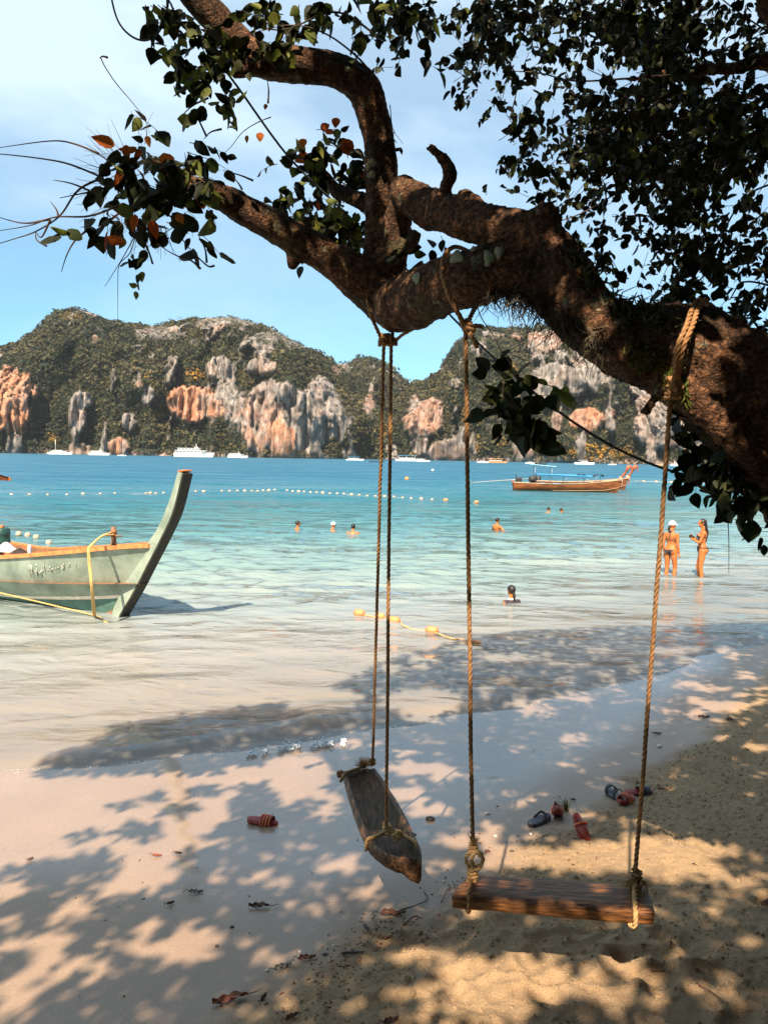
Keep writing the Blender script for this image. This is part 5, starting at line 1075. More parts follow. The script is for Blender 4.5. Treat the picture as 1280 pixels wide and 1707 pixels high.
# mooring ropes
def wrope(name, pts, r, lab, cat, m=M_yrope):
    o = np.array(pts[0]); mb = MB(); rope(mb, [np.array(p) - o for p in pts], r, .07, .03, 4); ob = mb.build(name, m); ob.location = Vector(o); return tag(ob, lab, cat)
p_post = bw(pp + np.array([0, -.05, .22])); p_rail = bw(on_plane(148, 911, -.80)); 
hx = on_plane(147, 918, -.86)
MR = empty('mooring_rope', p_post, 0, 'doubled yellow mooring rope hanging over the side of the sage green boat', 'rope')
for k, dx in enumerate((0, .045)):
    q = [p_post + [dx, 0, -.04 * k], (p_post + bw(on_plane(151 + 3 * k, 911, -.86))) / 2 + [0, 0, .05], bw(on_plane(150 + 2.2 * k, 911, -.90)), bw(on_plane(147 + 2.5 * k, 918, -.98)), bw(on_plane(149 + 2.5 * k, 945, -1.00)), bw(on_plane(153 + 2.3 * k, 985, -1.0)), water(156.5 + 3 * k, 1027, .02)]
    mb = MB(); rope(mb, [x - p_post for x in q], .018, .07, .03, 4); mb.build('rope_strand', M_yrope, MR)
kq = water(158, 1026, .02)
wrope('mooring_rope', [water(-60, 972, .35), water(0, 988, .25), water(80, 1007, .10), kq, water(178, 1037, .0), water(200, 1048, -.03)], .016, 'single yellow rope stretched low over the water in front of the boat', 'rope')

# ------------------------------------------------------------------ wooden longtail boats farther out
M_brown = mat('varnished_hull', (.30, .095, .022), (.08, .026, .01), rough=.4, scale=1.6, stretch=(.6, 1, 5), detail=8)
M_brown2 = mat('dark_varnish', (.28, .09, .03), (.10, .035, .02), rough=.45, scale=2, stretch=(.6, 1, 5))
M_tan = mat('tan_paint', (.42, .30, .18), (.30, .20, .12), rough=.6, scale=5)
M_garl = mat('orange_garland', (.55, .16, .05), (.4, .07, .03), rough=.8, scale=9)
M_pink = mat('pink_ribbon', (.6, .30, .2), (.45, .16, .1), rough=.8, scale=9)
M_blue = mat('blue_tarp', (.05, .30, .55), (.03, .20, .42), rough=.6, scale=3)
M_blk = mat('black_metal', (.03, .03, .03), (.015, .015, .015), rough=.5, scale=6)
M_steel = mat('grey_steel', (.35, .35, .35), (.22, .22, .22), rough=.4, scale=5, metal=.5)
M_white = mat('white_paint', (.80, .80, .78), (.68, .68, .66), rough=.4, scale=.8)
M_glass = mat('dark_window', (.03, .05, .06), (.015, .02, .03), rough=.15, scale=2)
def longtail(loc_, rz, L_, hull, label, canopy=True, garl=M_garl):
    E = empty('longtail_boat', loc_, rz, label, 'boat'); n = 26
    st_ = []
    for i in range(n):
        t = i / (n - 1); x = -L_ * .5 + L_ * t * .93; hb = .92 * min(1, (.55 + 1.6 * t)) * (1 - max(0, (t - .62) / .38) ** 1.7 * .94); g = .62 + .10 * (1 - t) ** 2 + .95 * max(0, t - .25) ** 2.2; k = -.28 + .28 * max(0, t - .86) / .14
        st_.append((x, hb, g, k))
    m = 8; mb = MB(); mo = MB(); mw = MB()
    for sg in (1, -1):
        v = [(x + .35 * max(0, t_ / (n - 1) - .8) * 5 * (1 - s) * .6, sg * hb * (1 - s ** 2.4), g + (k - g) * s) for t_, (x, hb, g, k) in enumerate(st_) for s in np.linspace(0, 1, m)]
        f = [(i * m + j, (i + 1) * m + j, (i + 1) * m + j + 1, i * m + j + 1) for i in range(n - 1) for j in range(m - 1)]; mb.add(v, f if sg < 0 else [tuple(reversed(q)) for q in f])
    mb.add([(st_[0][0], -st_[0][1], st_[0][2]), (st_[0][0], st_[0][1], st_[0][2]), (st_[0][0], 0, st_[0][3])], [(0, 1, 2)]).build('hull', hull, E)
    for sg in (1, -1):
        r_ = [(x + (.35 * max(0, i / (n - 1) - .8) * 3), sg * (hb + .02), g + .01) for i, (x, hb, g, k) in enumerate(st_)]; MB().tube(r_, .04, 5).build('gunwale_rail', M_tan, E)
        r_ = [(x + .1, sg * (hb * (1 - .62 ** 2.4) + .03), g + (k - g) * .62) for i, (x, hb, g, k) in enumerate(st_) if i > 8]; MB().tube(r_, .022, 4).build('painted_stripe', M_tan, E)
    v = [(x, s * hb * .8, .30) for (x, hb, g, k) in st_ for s in (-1, 1)]; MB().add(v, [(2 * i, 2 * i + 1, 2 * i + 3, 2 * i + 2) for i in range(n - 1)]).build('deck', M_brown2, E, False)
    x1 = L_ * .43
    MB().tube([(x1 - .75, 0, -.25), (x1 - .25, 0, .5), (x1 + .2, 0, 1.2), (x1 + .62, 0, 1.85), (x1 + .95, 0, 2.45)], [.10, .11, .12, .12, .13], 6).build('stem_post', M_brown, E)
    gm = MB(); gm.tube([(x1 + .1, 0, 1.05), (x1 + .3, 0, 1.35)], [.2, .22], 8)
    for k in range(8): gm.tube([(x1 + .2, .12 * math.cos(k), 1.35), (x1 + .34, .16 * math.cos(k), .95), (x1 + .30, .15 * math.cos(k * 2), .45 + .05 * k)], [.05, .05, .02], 4)
    gm.build('garland', M_pink, E)
    gm = MB(); gm.tube([(x1 + .74, 0, 2.05), (x1 + .93, 0, 2.42)], [.16, .17], 8)
    for k in range(5): gm.tube([(x1 + .95, .05 * k - .1, 2.45), (x1 + 1.13, .05 * k - .1, 2.3), (x1 + 1.12, .05 * k - .1, 1.85)], [.04, .05, .02], 4)
    gm.build('garland', garl, E)
    xs = -L_ * .5
    MB().box((xs + .5, 0, 1.0), (.55, .4, .42), None, .05).build('engine', M_blk, E); MB().tube([(xs + .3, 0, 1.1), (xs + .25, .1, 1.45)], .06, 6).build('exhaust', M_blk, E)
    MB().tube([(xs + .3, 0, .95), (xs - 1.0, -.1, .88), (xs - 3.9, -.3, .62)], [.055, .045, .03], 6).build('propeller_shaft', M_steel, E)
    pr = MB()
    for k in range(3): a = k * 2.09; pr.box((xs - 3.9, -.3 + .1 * math.cos(a), .62 + .1 * math.sin(a)), (.03, .06, .2), Matrix.Rotation(a - 1.57, 3, 'X'))
    pr.build('propeller', M_steel, E)
    MB().tube([(xs + .02, 0, .45), (xs - .05, 0, .95)], .10, 6).build('rudder_post', M_brown2, E)
    if canopy:
        for k, (x, z) in enumerate([(-2.9, 1.55), (-2.9, 1.55), (-.4, 1.5), (-.4, 1.5), (1.5, 1.35), (1.5, 1.35)]): MB().tube([(x, (-1) ** k * .75, .55), (x, (-1) ** k * .75, z - .01)], .025, 5).build('canopy_pole', M_steel, E)
        v = []
        for i, x in enumerate(np.linspace(-3.1, 1.9, 8)):
            for j in range(5): y = -.85 + 1.7 * j / 4; v.append((x, y, 1.50 + .10 * (1 - ((j - 2) / 2) ** 2) - .03 * i * .5))
        f = [(i * 5 + j, (i + 1) * 5 + j, (i + 1) * 5 + j + 1, i * 5 + j + 1) for i in range(7) for j in range(4)]
        MB().add(v, f).add(np.array(v) - [0, 0, .07], [tuple(reversed(q)) for q in f]).build('canopy', M_blue, E, False)
        for k, (x, z) in enumerate([(-3.2, 2.4), (-3.2, 2.4), (-1.7, 2.3), (-1.7, 2.3)]): MB().tube([(x, (-1) ** k * .6, .55), (x, (-1) ** k * .6, z)], .02, 5).build('canopy_pole', M_steel, E)
        MB().box((-2.5, 0, 2.34), (2.3, 1.5, .05), Matrix.Rotation(.08, 3, 'Y'), .015).build('upper_canopy', mat('pale_blue_tarp', (.35, .60, .72), (.25, .5, .62), rough=.6), E)
        mb = MB(); mb.ball((-2.9, -.1, 2.50), (.35, .3, .13)); mb.ball((-2.3, .2, 2.47), (.25, .3, .1)); mb.build('roof_bundle', M_blk, E)
        for x in (1.0, 2.6):
            v = []; 
            for i in range(9):
                a = math.pi * i / 8
                for y in (-.5, .5): v.append((x + .42 * math.cos(a), y, 1.42 + .20 * math.sin(a)))
            f = [(2 * i, 2 * i + 1, 2 * i + 3, 2 * i + 2) for i in range(8)]; MB().add(v, f).add(np.array(v) - [0, 0, .03], [tuple(reversed(q)) for q in f]).build('shade_hood', M_blk, E)
            for k in (-1, 1): MB().tube([(x + .25 * k, .4 * k, .7), (x + .25 * k, .4 * k, 1.5)], .018, 4).build('hood_pole', M_steel, E)
        for x in (-2.6, -1.2, .4, 1.7): MB().box((x, 0, .62), (.75, 1.2, .22), None, .06).build('seat', M_blue, E)
        MB().tube([(xs + 1.75, -.35, 1.05), (xs + 1.75, .35, 1.05)], .34, 12, smooth=False).build('engine_fan', M_blk, E)
    return E
q = water(948, 819); longtail((q[0], q[1], 0), R_(-4), 10.2, M_brown, 'varnished brown longtail boat with blue awning, nearer of the two moored side by side')
q = water(985, 816.5); longtail((q[0] - .3, q[1] + 2.2, 0), R_(-2), 9.9, M_brown2, 'dark brown longtail boat mostly hidden behind the one with the blue awning', False)

# ------------------------------------------------------------------ far ferries and boats
def ferry(px, py, lpx, kind, label, cat='boat', Y=None, mir=False):
    p = water(px, py); Y = p[1]; p = P(px, py, Y); p[2] = 0; L_ = lpx * Y / F
    E = empty({'ferry': 'ferry', 'yacht': 'yacht', 'speed': 'speedboat', 'orange': 'tour_boat', 'blue': 'tour_boat', 'dark': 'small_boat'}[kind], p, math.pi if mir else 0.0, label, cat)
    hw = L_ * .13; h = L_ * {'ferry': .10, 'yacht': .09, 'speed': .10, 'orange': .07, 'blue': .08, 'dark': .05}[kind]; n = 14; v = []
    for i in range(n):
        t = i / (n - 1); x = -L_ / 2 + L_ * t * .95; w = hw * (1 - max(0, (t - .55) / .45) ** 2); g = h * (1 + .55 * max(0, t - .5) ** 1.5)
        v += [(x + (.05 * L_ if t > .9 else 0), -w, g), (x, -w * .75, -.4), (x, w * .75, -.4), (x + (.05 * L_ if t > .9 else 0), w, g)]
    f = [(4 * i + j, 4 * i + 4 + j, 4 * i + 4 + (j + 1) % 4, 4 * i + (j + 1) % 4) for i in range(n - 1) for j in range(4)] + [(0, 1, 2, 3)]
    hm = {'orange': mat('orange_hull', (.75, .38, .12), (.6, .25, .08), rough=.5), 'dark': M_blk, 'blue': M_white}.get(kind, M_white)
    MB().add(v, f).build('hull', hm, E, False)
    def deck(x0, x1, z0, z1, w, name='deck_house', m=None, win=0):
        c = ((x0 + x1) / 2 * L_, 0, (z0 + z1) / 2 * L_); b = MB().box(c, ((x1 - x0) * L_, 2 * w * L_, (z1 - z0) * L_), None, .02 * L_ * .3).build(name, m or M_white, E, False)
        for k in range(win):
            xx = (x0 + (x1 - x0) * (k + .5) / win) * L_; MB().box((xx, -w * L_ - .02, c[2]), ((x1 - x0) * L_ / win * .78, .05, (z1 - z0) * L_ * .48)).build('window', M_glass, b, False)
    if kind == 'ferry':
        deck(-.46, .27, .10, .155, .115, win=8); deck(-.48, .30, .157, .165, .125, 'roof', M_white); deck(-.40, .12, .167, .215, .10, win=6); deck(-.42, .14, .217, .223, .11, 'roof'); deck(.0, .08, .225, .255, .05, 'wheelhouse', win=1)
        MB().tube([(.05 * L_, 0, .25 * L_), (.03 * L_, 0, .33 * L_)], .006 * L_, 5).build('mast', M_white, E)
    elif kind == 'yacht':
        deck(-.40, .22, .09, .14, .11, win=7); deck(-.30, .05, .142, .18, .09, win=4); MB().tube([(-.22 * L_, 0, .15 * L_), (-.22 * L_, 0, .62 * L_)], .008 * L_, 5).build('mast', M_white, E)
    elif kind == 'speed':
        deck(-.2, .15, .10, .15, .08, win=3); deck(-.32, .12, .20, .212, .10, 'roof'); 
        for k in (-.28, .08): MB().tube([(k * L_, .07 * L_, .1 * L_), (k * L_, .07 * L_, .2 * L_)], .006 * L_, 4).build('roof_pole', M_white, E)
    elif kind in ('orange', 'blue'):
        rm = hm if kind == 'orange' else M_blue
        deck(-.34, .2, .08, .12, .09, win=5); deck(-.4, .25, .19, .205, .12, 'roof', rm); 
        for k in (-.36, -.1, .2): MB().tube([(k * L_, -.09 * L_, .08 * L_), (k * L_, -.09 * L_, .19 * L_)], .007 * L_, 4).build('roof_pole', M_white, E)
    else:
        MB().tube([(.42 * L_, 0, 0), (.5 * L_, 0, .1 * L_), (.55 * L_, 0, .2 * L_)], .01 * L_, 5).build('stem_post', M_blk, E); deck(-.3, .1, .12, .135, .08, 'roof', M_blk); MB().tube([(-.2 * L_, 0, .03 * L_), (-.2 * L_, 0, .12 * L_)], .008 * L_, 4).build('roof_pole', M_blk, E)
for a in [(102, 757.6, 40, 'yacht', 'white yacht with a tall mast, leftmost boat under the far cliffs', 'yacht'), (167, 758.8, 34, 'ferry', 'small white double deck ferry left of the pinkish rock at the shore', 'ferry'), (204, 760, 14, 'speed', 'tiny white speedboat in front of the pinkish shore rock', 'boat'),
          (325, 761.8, 66, 'ferry', 'largest white double deck ferry under the left mountain', 'ferry'), (397, 763.2, 34, 'ferry', 'white ferry just right of the largest one', 'ferry'), (592, 767.5, 30, 'blue', 'pale boat with a blue roof left of the far swing ropes', 'boat'),
          (628, 770.5, 26, 'dark', 'small dark boat seen between the ropes of the farther swing', 'boat'), (682, 768.8, 46, 'blue', 'long blue roofed tour boat right of the farther swing ropes', 'boat'), (706, 769.5, 22, 'speed', 'white speedboat beside the long blue roofed tour boat', 'boat'),
          (828, 771.6, 36, 'orange', 'orange and yellow wooden tour boat right of the near left rope', 'boat'), (805, 771.5, 20, 'speed', 'white speedboat at the left of the orange tour boat', 'boat'), (884, 773, 18, 'speed', 'white speedboat right of the orange tour boat', 'boat'),
          (974, 774.3, 34, 'speed', 'white speedboat below the yellow trees', 'boat'), (1020, 775, 14, 'speed', 'small white speedboat right of the prow garlands', 'boat'), (1100, 776.4, 24, 'orange', 'brown tour boat left of the right swing rope', 'boat'), (1132, 776.8, 30, 'speed', 'long white speedboat right of the right swing rope', 'boat'), (1272, 779, 22, 'orange', 'orange boat at the right edge behind leaves', 'boat')]:
    ferry(*a)

# ------------------------------------------------------------------ floats and buoys
M_flt = mat('pale_float', (.50, .37, .26), (.40, .25, .16), rough=.5, scale=5)
M_oflt = mat('orange_float', (.60, .24, .09), (.50, .18, .06), rough=.5, scale=6, bump=.1)
def float_(px, py, wpx, m, label, group=None, name='float', rz=None, lens=1.45):
    p = water(px, py); r = wpx * p[1] / F / 2 / (lens if lens > 1.1 else 1); mb = MB(); k = 9
    pts = [(x * r * lens, 0, 0) for x in np.linspace(-1, 1, k)]; rad = [r * (1 - abs(x) ** 4 * .55) for x in np.linspace(-1, 1, k)]
    mb.tube(pts, rad, 12, True, None, False); mb.tube([(-r * lens * 1.12, 0, 0), (r * lens * 1.12, 0, 0)], r * .22, 6)
    o = mb.build(name, m, None, True, (p[0], p[1], r * .35)); o.rotation_euler = (0, 0, rnd.uniform(-.5, .5) if rz is None else rz); tag(o, label, 'float', group); return p
row = [(20,825),(50,824.5),(80,825),(112,825),(139,824),(168,823.5),(192,823),(244,822.5),(251,822.5),(260,822.5),(273,822),(326.6,819.5),(340,820),(370,819),(383,819),(396,818.5),(408,819),(420,819),(430,819),(439,818),(448.5,818),(458,817),(478.6,818),(488,819.4),(498,820),(507,820),(517.6,821),(528,821),(538,822),(550,823),(562,823),(573,823.5),(586,825),(598.6,825.5),(612,827),(625.7,827.5),(641,828),(656.5,828.5),(671,830),(685,831),(702,832),(720,833)]
pts = []
for k, (a, b) in enumerate(row): pts.append(float_(a, b, 4.4 if k % 4 else 6, M_flt, 'small pale float on the long swimming line across the bay', 'pale floats along the far swimming line'))
pts.append(float_(742.5, 834.5, 8, M_oflt, 'orange float on the far swimming line, just left of the near left rope')); pts.append(float_(794, 838, 8, M_oflt, 'orange float just right of the near left rope, last on the far swimming line'))
M_wl = mat('pale_line', (.55, .5, .42), rough=.8)
o = pts[0]; tag(MB().tube([p - o + [0, 0, -.03] for p in [water(-120, 826)] + pts], .010, 4).build('float_line', M_wl, None, True, o), 'thin line joining the pale floats across the bay', 'line')
fl3 = [float_(a, b, 5, M_flt, 'tiny pale float on the mooring line right of the longtail prows', 'tiny floats right of the prows') for a, b in ((1072, 803), (1093, 803.5), (1118, 804.5), (1165, 806))]
o = water(1058, 802, .6); tag(MB().tube([np.zeros(3)] + [p - o + [0, 0, .03] for p in fl3] + [water(1250, 808) - o], .03, 4).build('float_line', M_wl, None, True, o), 'thin pale line leading right from the longtail prows', 'line')
float_(678, 799.5, 7, M_oflt, 'round orange buoy alone right of the farther swing ropes', name='buoy', lens=1.0); float_(721, 784.5, 4, M_white, 'tiny white buoy far out between the swings', name='buoy', lens=1.0)
for a, b, t in ((32, 891.5, 'leftmost'), (47, 893.5, 'second from left'), (61, 897, 'third from left'), (82, 906, 'rightmost')): float_(a, b, 9, M_flt, f'round pale float behind the sage green boat, {t} of the four', lens=1.0)
near = []
for a, b, w_, t in ((599, 1024, 19, 'leftmost in the shallows'), (634, 1029.5, 17, 'second from left'), (657, 1036, 20, 'third from left in the shallows'), (720, 1053, 21, 'rightmost one')):
    near.append(float_(a, b, w_, M_oflt, 'barrel shaped orange float ' + t, rz=-.35))
o = near[0]; wrope('float_line', [near[0], near[1], near[2] + [.1, 0, 0], water(672, 1043, .01), water(695, 1050, -.01), near[3], water(742, 1061, .015), water(758, 1065, .02), water(772, 1066, 0), water(792, 1074, .02), water(806, 1079, -.02)], .016, 'pale rope joining the four orange floats, loose end at right', 'line', M_rope2)
q = water(789, 1074); o = MB().tube([(-.13, .03, 0), (-.04, -.02, .03), (.05, -.01, .035), (.14, .04, 0)], [.02, .035, .035, .015], 7).build('rope_end', M_rope, None, True, q); tag(o, 'brown frayed rope end floating right of the near left swing rope', 'rope')
# ------------------------------------------------------------------ people
M_skin = mat('warm_skin', (.44, .14, .035), (.36, .11, .03), rough=.5, scale=3, spec=.3)  # even warm orange skin tone
M_skin2 = mat('tanned_skin', (.40, .15, .055), (.32, .11, .04), rough=.5, scale=3, spec=.3)
M_hair = mat('black_hair', (.018, .013, .010), (.008, .006, .005), rough=.5, scale=30, stretch=(1, 1, .2))
M_bik = mat('black_fabric', (.015, .015, .018), (.01, .01, .012), rough=.8)
M_bik2 = mat('dark_patterned_fabric', (.05, .035, .05), (.02, .015, .02), rough=.8, scale=60)
M_cap = mat('white_cap_fabric', (.82, .79, .74), (.74, .70, .66), rough=.9)
def ell_loft(mb, rings, n=18):
    v = [(cx + rx * math.cos(6.283 * j / n), cy + ry * math.sin(6.283 * j / n), z) for (z, rx, ry, cx, cy) in rings for j in range(n)]; m = len(rings)
    mb.add(v, [(i * n + j, i * n + (j + 1) % n, (i + 1) * n + (j + 1) % n, (i + 1) * n + j) for i in range(m - 1) for j in range(n)] + [tuple(range(n))[::-1], tuple((m - 1) * n + j for j in range(n))])
def person(name_label, loc_, rz, woman=True, arms='down', legs='stand', head_yaw=0.0, skin=None, H=1.0, hair='short', wear='bikini', cap=False, glasses=False):
    """faces local +Y; built as one remeshed body"""
    E = empty('person', loc_, rz, name_label, 'person'); skin = skin or M_skin; mb = MB(); s = 1.0 if woman else 1.06; b = 1.0 if woman else 1.16
    R = [(.86, .13, .10, 0, 0), (.90, .165, .12, 0, -.01), (.96, .172, .125, 0, -.012), (1.02, .15, .105, 0, 0), (1.09, .122 * b, .09, 0, .008), (1.16, .13 * b, .092, 0, .008), (1.24, .148 * b, .10 * b, 0, .0), (1.31, .160 * b, .10 * b, 0, -.008), (1.37, .150 * b, .08, 0, -.015), (1.41, .085, .06, 0, -.015), (1.44, .05, .05, 0, -.01), (1.52, .046, .048, 0, .004)]
    ell_loft(mb, R)
    if woman:
        for k in (-1, 1): mb.ball((k * .068, .078, 1.26), (.062, .058, .060), 12, 8)
    for k in (-1, 1):   # buttocks
        mb.ball((k * .075, -.07, .905), (.088, .085, .09), 12, 8)
        if legs == 'stand':
            kx = k * .10; ky = .02 if k < 0 else .06
            mb.tube([(k * .095, -.01, .92), (k * .095, 0, .74), (kx, ky, .47), (kx, ky - .03, .30), (kx, ky - .03, .09)], [.088, .082, .054, .052, .036], 14)
            mb.ball((kx, ky + .03, .035), (.042, .115, .035), 12, 8)
        else:
            mb.tube([(k * .095, 0, .90), (k * .11, .18, .78), (k * .13, .42, .66)], [.085, .078, .055], 12); mb.tube([(k * .13, .42, .66), (k * .13, .22, .50), (k * .12, .04, .42)], [.054, .052, .036], 12); mb.ball((k * .12, -.04, .40), (.04, .10, .035), 10, 7)
    for k in (-1, 1):
        sh = np.array([k * .168 * b, -.012, 1.36]); mb.ball(sh + [-k * .015, 0, -.01], (.058 * b,) * 3, 12, 8)
        if arms == 'down': el_, wr = sh + [k * .035, -.03, -.28], sh + [k * .045, .05, -.52]; hd = nrmz([k * .05, .15, -1])
        elif arms == 'crossed': el_, wr = sh + [k * .03, .09, -.24], sh + [-k * .10, .28, -.13 + .03 * k]; hd = nrmz([-k * .8, .1, .25])
        else: el_, wr = sh + [k * .16, .08, -.18], sh + [k * .12, .30, -.24]; hd = nrmz([0, 1, -.1])
        mb.tube([sh, (sh + el_) / 2 + [0, 0, .0], el_, (el_ + wr) / 2, wr], [.045 * b, .041 * b, .034 * b, .033 * b, .023 * b], 12)
        sd = nrmz(np.cross(hd, [k, .2, .1])); palm = wr + hd * .045; mb.ball(palm, (.03, .032, .035), 10, 7)
        for j in range(4): f0 = palm + sd * (.030 - .019 * j) + hd * .015; mb.tube([f0, f0 + hd * .04 + sd * .002, f0 + hd * (.066 + .012 * (j in (1, 2))) + np.array([0, -.008, 0])], [.0095, .009, .0075], 6)
        t0 = palm + sd * .026 - hd * .015; mb.tube([t0, t0 + sd * .022 + hd * .02, t0 + sd * .026 + hd * .045], [.011, .010, .008], 6)
    # head with jaw, nose, ears, brow
    hc = np.array([0, .018, 1.595]); cy_, sy_ = math.cos(head_yaw), math.sin(head_yaw)
    def hp(p): p = np.array(p, float); return hc + np.array([p[0] * cy_ - p[1] * sy_, p[0] * sy_ + p[1] * cy_, p[2]])
    hm = MB(); hm.ball((0, -.004, .022), (.074, .092, .088), 18, 14); hm.ball((0, .026, -.040), (.056, .062, .066), 14, 10); hm.tube([(0, .085, .018), (0, .104, -.012), (0, .088, -.022)], [.010, .015, .010], 8); hm.ball((0, .078, -.048), (.026, .014, .012), 8, 6)
    for k in (-1, 1): hm.ball((k * .074, -.002, -.004), (.012, .020, .030), 8, 6)
    mb.add(np.array([hp(p) for p in hm.arr()]), hm.f)
    tmp = link('tmp', mb.mesh('tmp', skin)); md = tmp.modifiers.new('r', 'REMESH'); md.mode = 'VOXEL'; md.voxel_size = .0105 if legs == 'stand' else .015; ms = tmp.modifiers.new('s', 'SMOOTH'); ms.factor = .5; ms.iterations = 2
    dg = bpy.context.evaluated_depsgraph_get(); me = bpy.data.meshes.new_from_object(tmp.evaluated_get(dg)); bpy.data.objects.remove(tmp)
    n = len(me.vertices); v = np.empty(n * 3, np.float32); me.vertices.foreach_get('co', v); v = v.reshape(-1, 3).astype(float); no = np.empty(n * 3, np.float32); me.vertices.foreach_get('normal', no); no = no.reshape(-1, 3)
    f = np.empty(len(me.polygons) * 4, np.int32); ok = all(len(p.vertices) == 4 for p in me.polygons)
    me.materials.clear(); me.materials.append(skin); me.polygons.foreach_set('use_smooth', np.ones(len(me.polygons), bool)); me.name = 'body'
    bo = link('body', me, E)
    polys = [tuple(p.vertices) for p in me.polygons]
    def shell(name, cond, off, m):
        c = cond(v); fs = [p for p in polys if all(c[i] for i in p)]
        if not fs: return
        us = sorted({i for p in fs for i in p}); mp_ = {i: k for k, i in enumerate(us)}; vv = v[us] + no[us] * off
        link(name, arr_mesh(name, vv, [tuple(mp_[i] for i in p) for p in fs], m, True), E)
    X, Yv, Z = v[:, 0], v[:, 1], v[:, 2]; tors = np.abs(X) < .17
    if wear == 'bikini':
        bm_ = M_bik
        shell('bikini_top', lambda v: tors & (((Z > 1.235) & (Z < 1.262) & (np.abs(X) < .158)) | ((Yv > .03) & (Z > 1.215) & (Z < 1.31 - np.abs(np.abs(X) - .07) * .6))), .006, bm_)
        shell('bikini_bottom', lambda v: (np.abs(X) < .185) & (((Z > .965) & (Z < .995)) | ((Z < .99) & (Z > .80) & (np.abs(X) < .13 * (Z - .80) / .17 + .02))), .006, bm_)
        shell('neck_strap', lambda v: (Yv < .02) & (Z > 1.36) & (Z < 1.45) & (np.abs(np.abs(X) - .05) < .014), .005, bm_)
    elif wear == 'strappy':
        shell('bikini_top', lambda v: tors & (((Z > 1.16) & (Z < 1.27) & (np.abs(X) < .158) & ((np.abs(((X * 9 + Z * 14) % 1) - .5) < .30) | (Yv > .03)))), .006, M_bik2)
        shell('bikini_bottom', lambda v: (np.abs(X) < .185) & (Z < .955) & (Z > .79) & (np.abs(X) < .10 * (Z - .79) / .12 + .015) , .006, M_bik2)
        shell('neck_strap', lambda v: (Yv < .04) & (Z > 1.27) & (Z < 1.46) & (np.abs(X) < .016 + .03 * (Z > 1.40)), .005, M_bik2)
    elif wear == 'shorts': shell('shorts', lambda v: (Z < 1.02) & (Z > .66) & (np.abs(X) < .22), .010, M_bik2)
    elif wear == 'shirt':
        shell('shirt', lambda v: (Z < 1.43) & (Z > .95) & (np.abs(X) < .19), .010, M_bik2); shell('collar', lambda v: (Z > 1.41) & (Z < 1.455) & (np.abs(X) < .09), .013, M_cap)
    # hair
    hb = MB(); hb.ball((0, -.012, .030), (.083, .098, .092), 18, 14); hv = hb.arr(); keep = (hv[:, 1] < .055 + .0 * hv[:, 2]) & ((hv[:, 2] > -.045 + .5 * np.maximum(hv[:, 1], -.02)))
    hf = [q for q in hb.f if all(keep[i] for i in q)]; hv = hv + .004 * fbm(hv * 60, 2, 7)[:, None]
    if not cap: link('hair', arr_mesh('hair', np.array([hp(p) for p in hv]), hf, M_hair, True), E)
    if hair == 'long':
        lb = MB(); 
        for k in range(16): a = -.9 + k * .12; lb.tube([hp((math.sin(a) * .05, -.085, .01)), hp((math.sin(a) * .05, -.10, -.10)), hp((math.sin(a) * .055, -.115 - .01 * (k % 3), -.24)), hp((math.sin(a) * .045, -.11, -.42 - .02 * (k % 4)))], [.02, .022, .018, .004], 5)
        lb.build('long_hair', M_hair, E)
    if hair == 'tied':
        lb = MB(); lb.tube([hp((0, -.09, -.02)), hp((0, -.11, -.10)), hp((.01, -.10, -.2))], [.03, .03, .01], 7); lb.build('pony_tail', M_hair, E)
    if cap:
        cb = MB(); cb.ball((0, -.006, .038), (.088, .103, .088), 18, 14); cv = cb.arr(); kp = cv[:, 2] > .018; link('cap_crown', arr_mesh('cap_crown', np.array([hp(p) for p in cv]), [q for q in cb.f if all(kp[i] for i in q)], M_cap, True), E)
        if cap == 'peak':
            v_ = []; 
            for i in range(9):
                a = -1.0 + 2.0 * i / 8; v_ += [(math.sin(a) * .082, math.cos(a) * .085 + .005, .028), (math.sin(a) * .085, math.cos(a) * .085 + .075 * math.cos(a), .018)]
            f_ = [(2 * i, 2 * i + 1, 2 * i + 3, 2 * i + 2) for i in range(8)]; vv = np.array([hp(p) for p in v_]); MB().add(vv, f_).add(vv - [0, 0, .005], [tuple(reversed(q)) for q in f_]).build('cap_peak', M_cap, E)
    for k in (-1, 1): eb = MB(); eb.ball(hp((k * .03, .079, .014)), .0085, 8, 6); eb.build('eye', M_bik if True else M_cap, E)
    if glasses:
        gb = MB()
        for k in (-1, 1): gb.ball(hp((k * .033, .084, .014)), (.027, .027, .018), 10, 6)
        gb.tube([hp((-.076, .02, .02)), hp((-.05, .085, .018)), hp((.05, .085, .018)), hp((.076, .02, .02))], .004, 5); gb.build('sunglasses', M_blk, E)
    E.scale = (H, H, H); return E
def place(px, py, zl, H=1.0):   # so that height zl of the figure is at the water surface there
    p = water(px, py); return (p[0], p[1], -zl * H)
person('woman in a white peaked cap and dark strappy bikini seen from behind', place(1116, 957, .27), R_(-48), True, 'down', 'stand', head_yaw=R_(-25), wear='strappy', cap='peak', hair='tied', H=.97)
person('woman with long black hair and black bikini standing with folded arms, right of the pair', place(1167, 960.5, .23), R_(72), True, 'crossed', 'stand', head_yaw=R_(10), wear='bikini', hair='long', H=1.0)
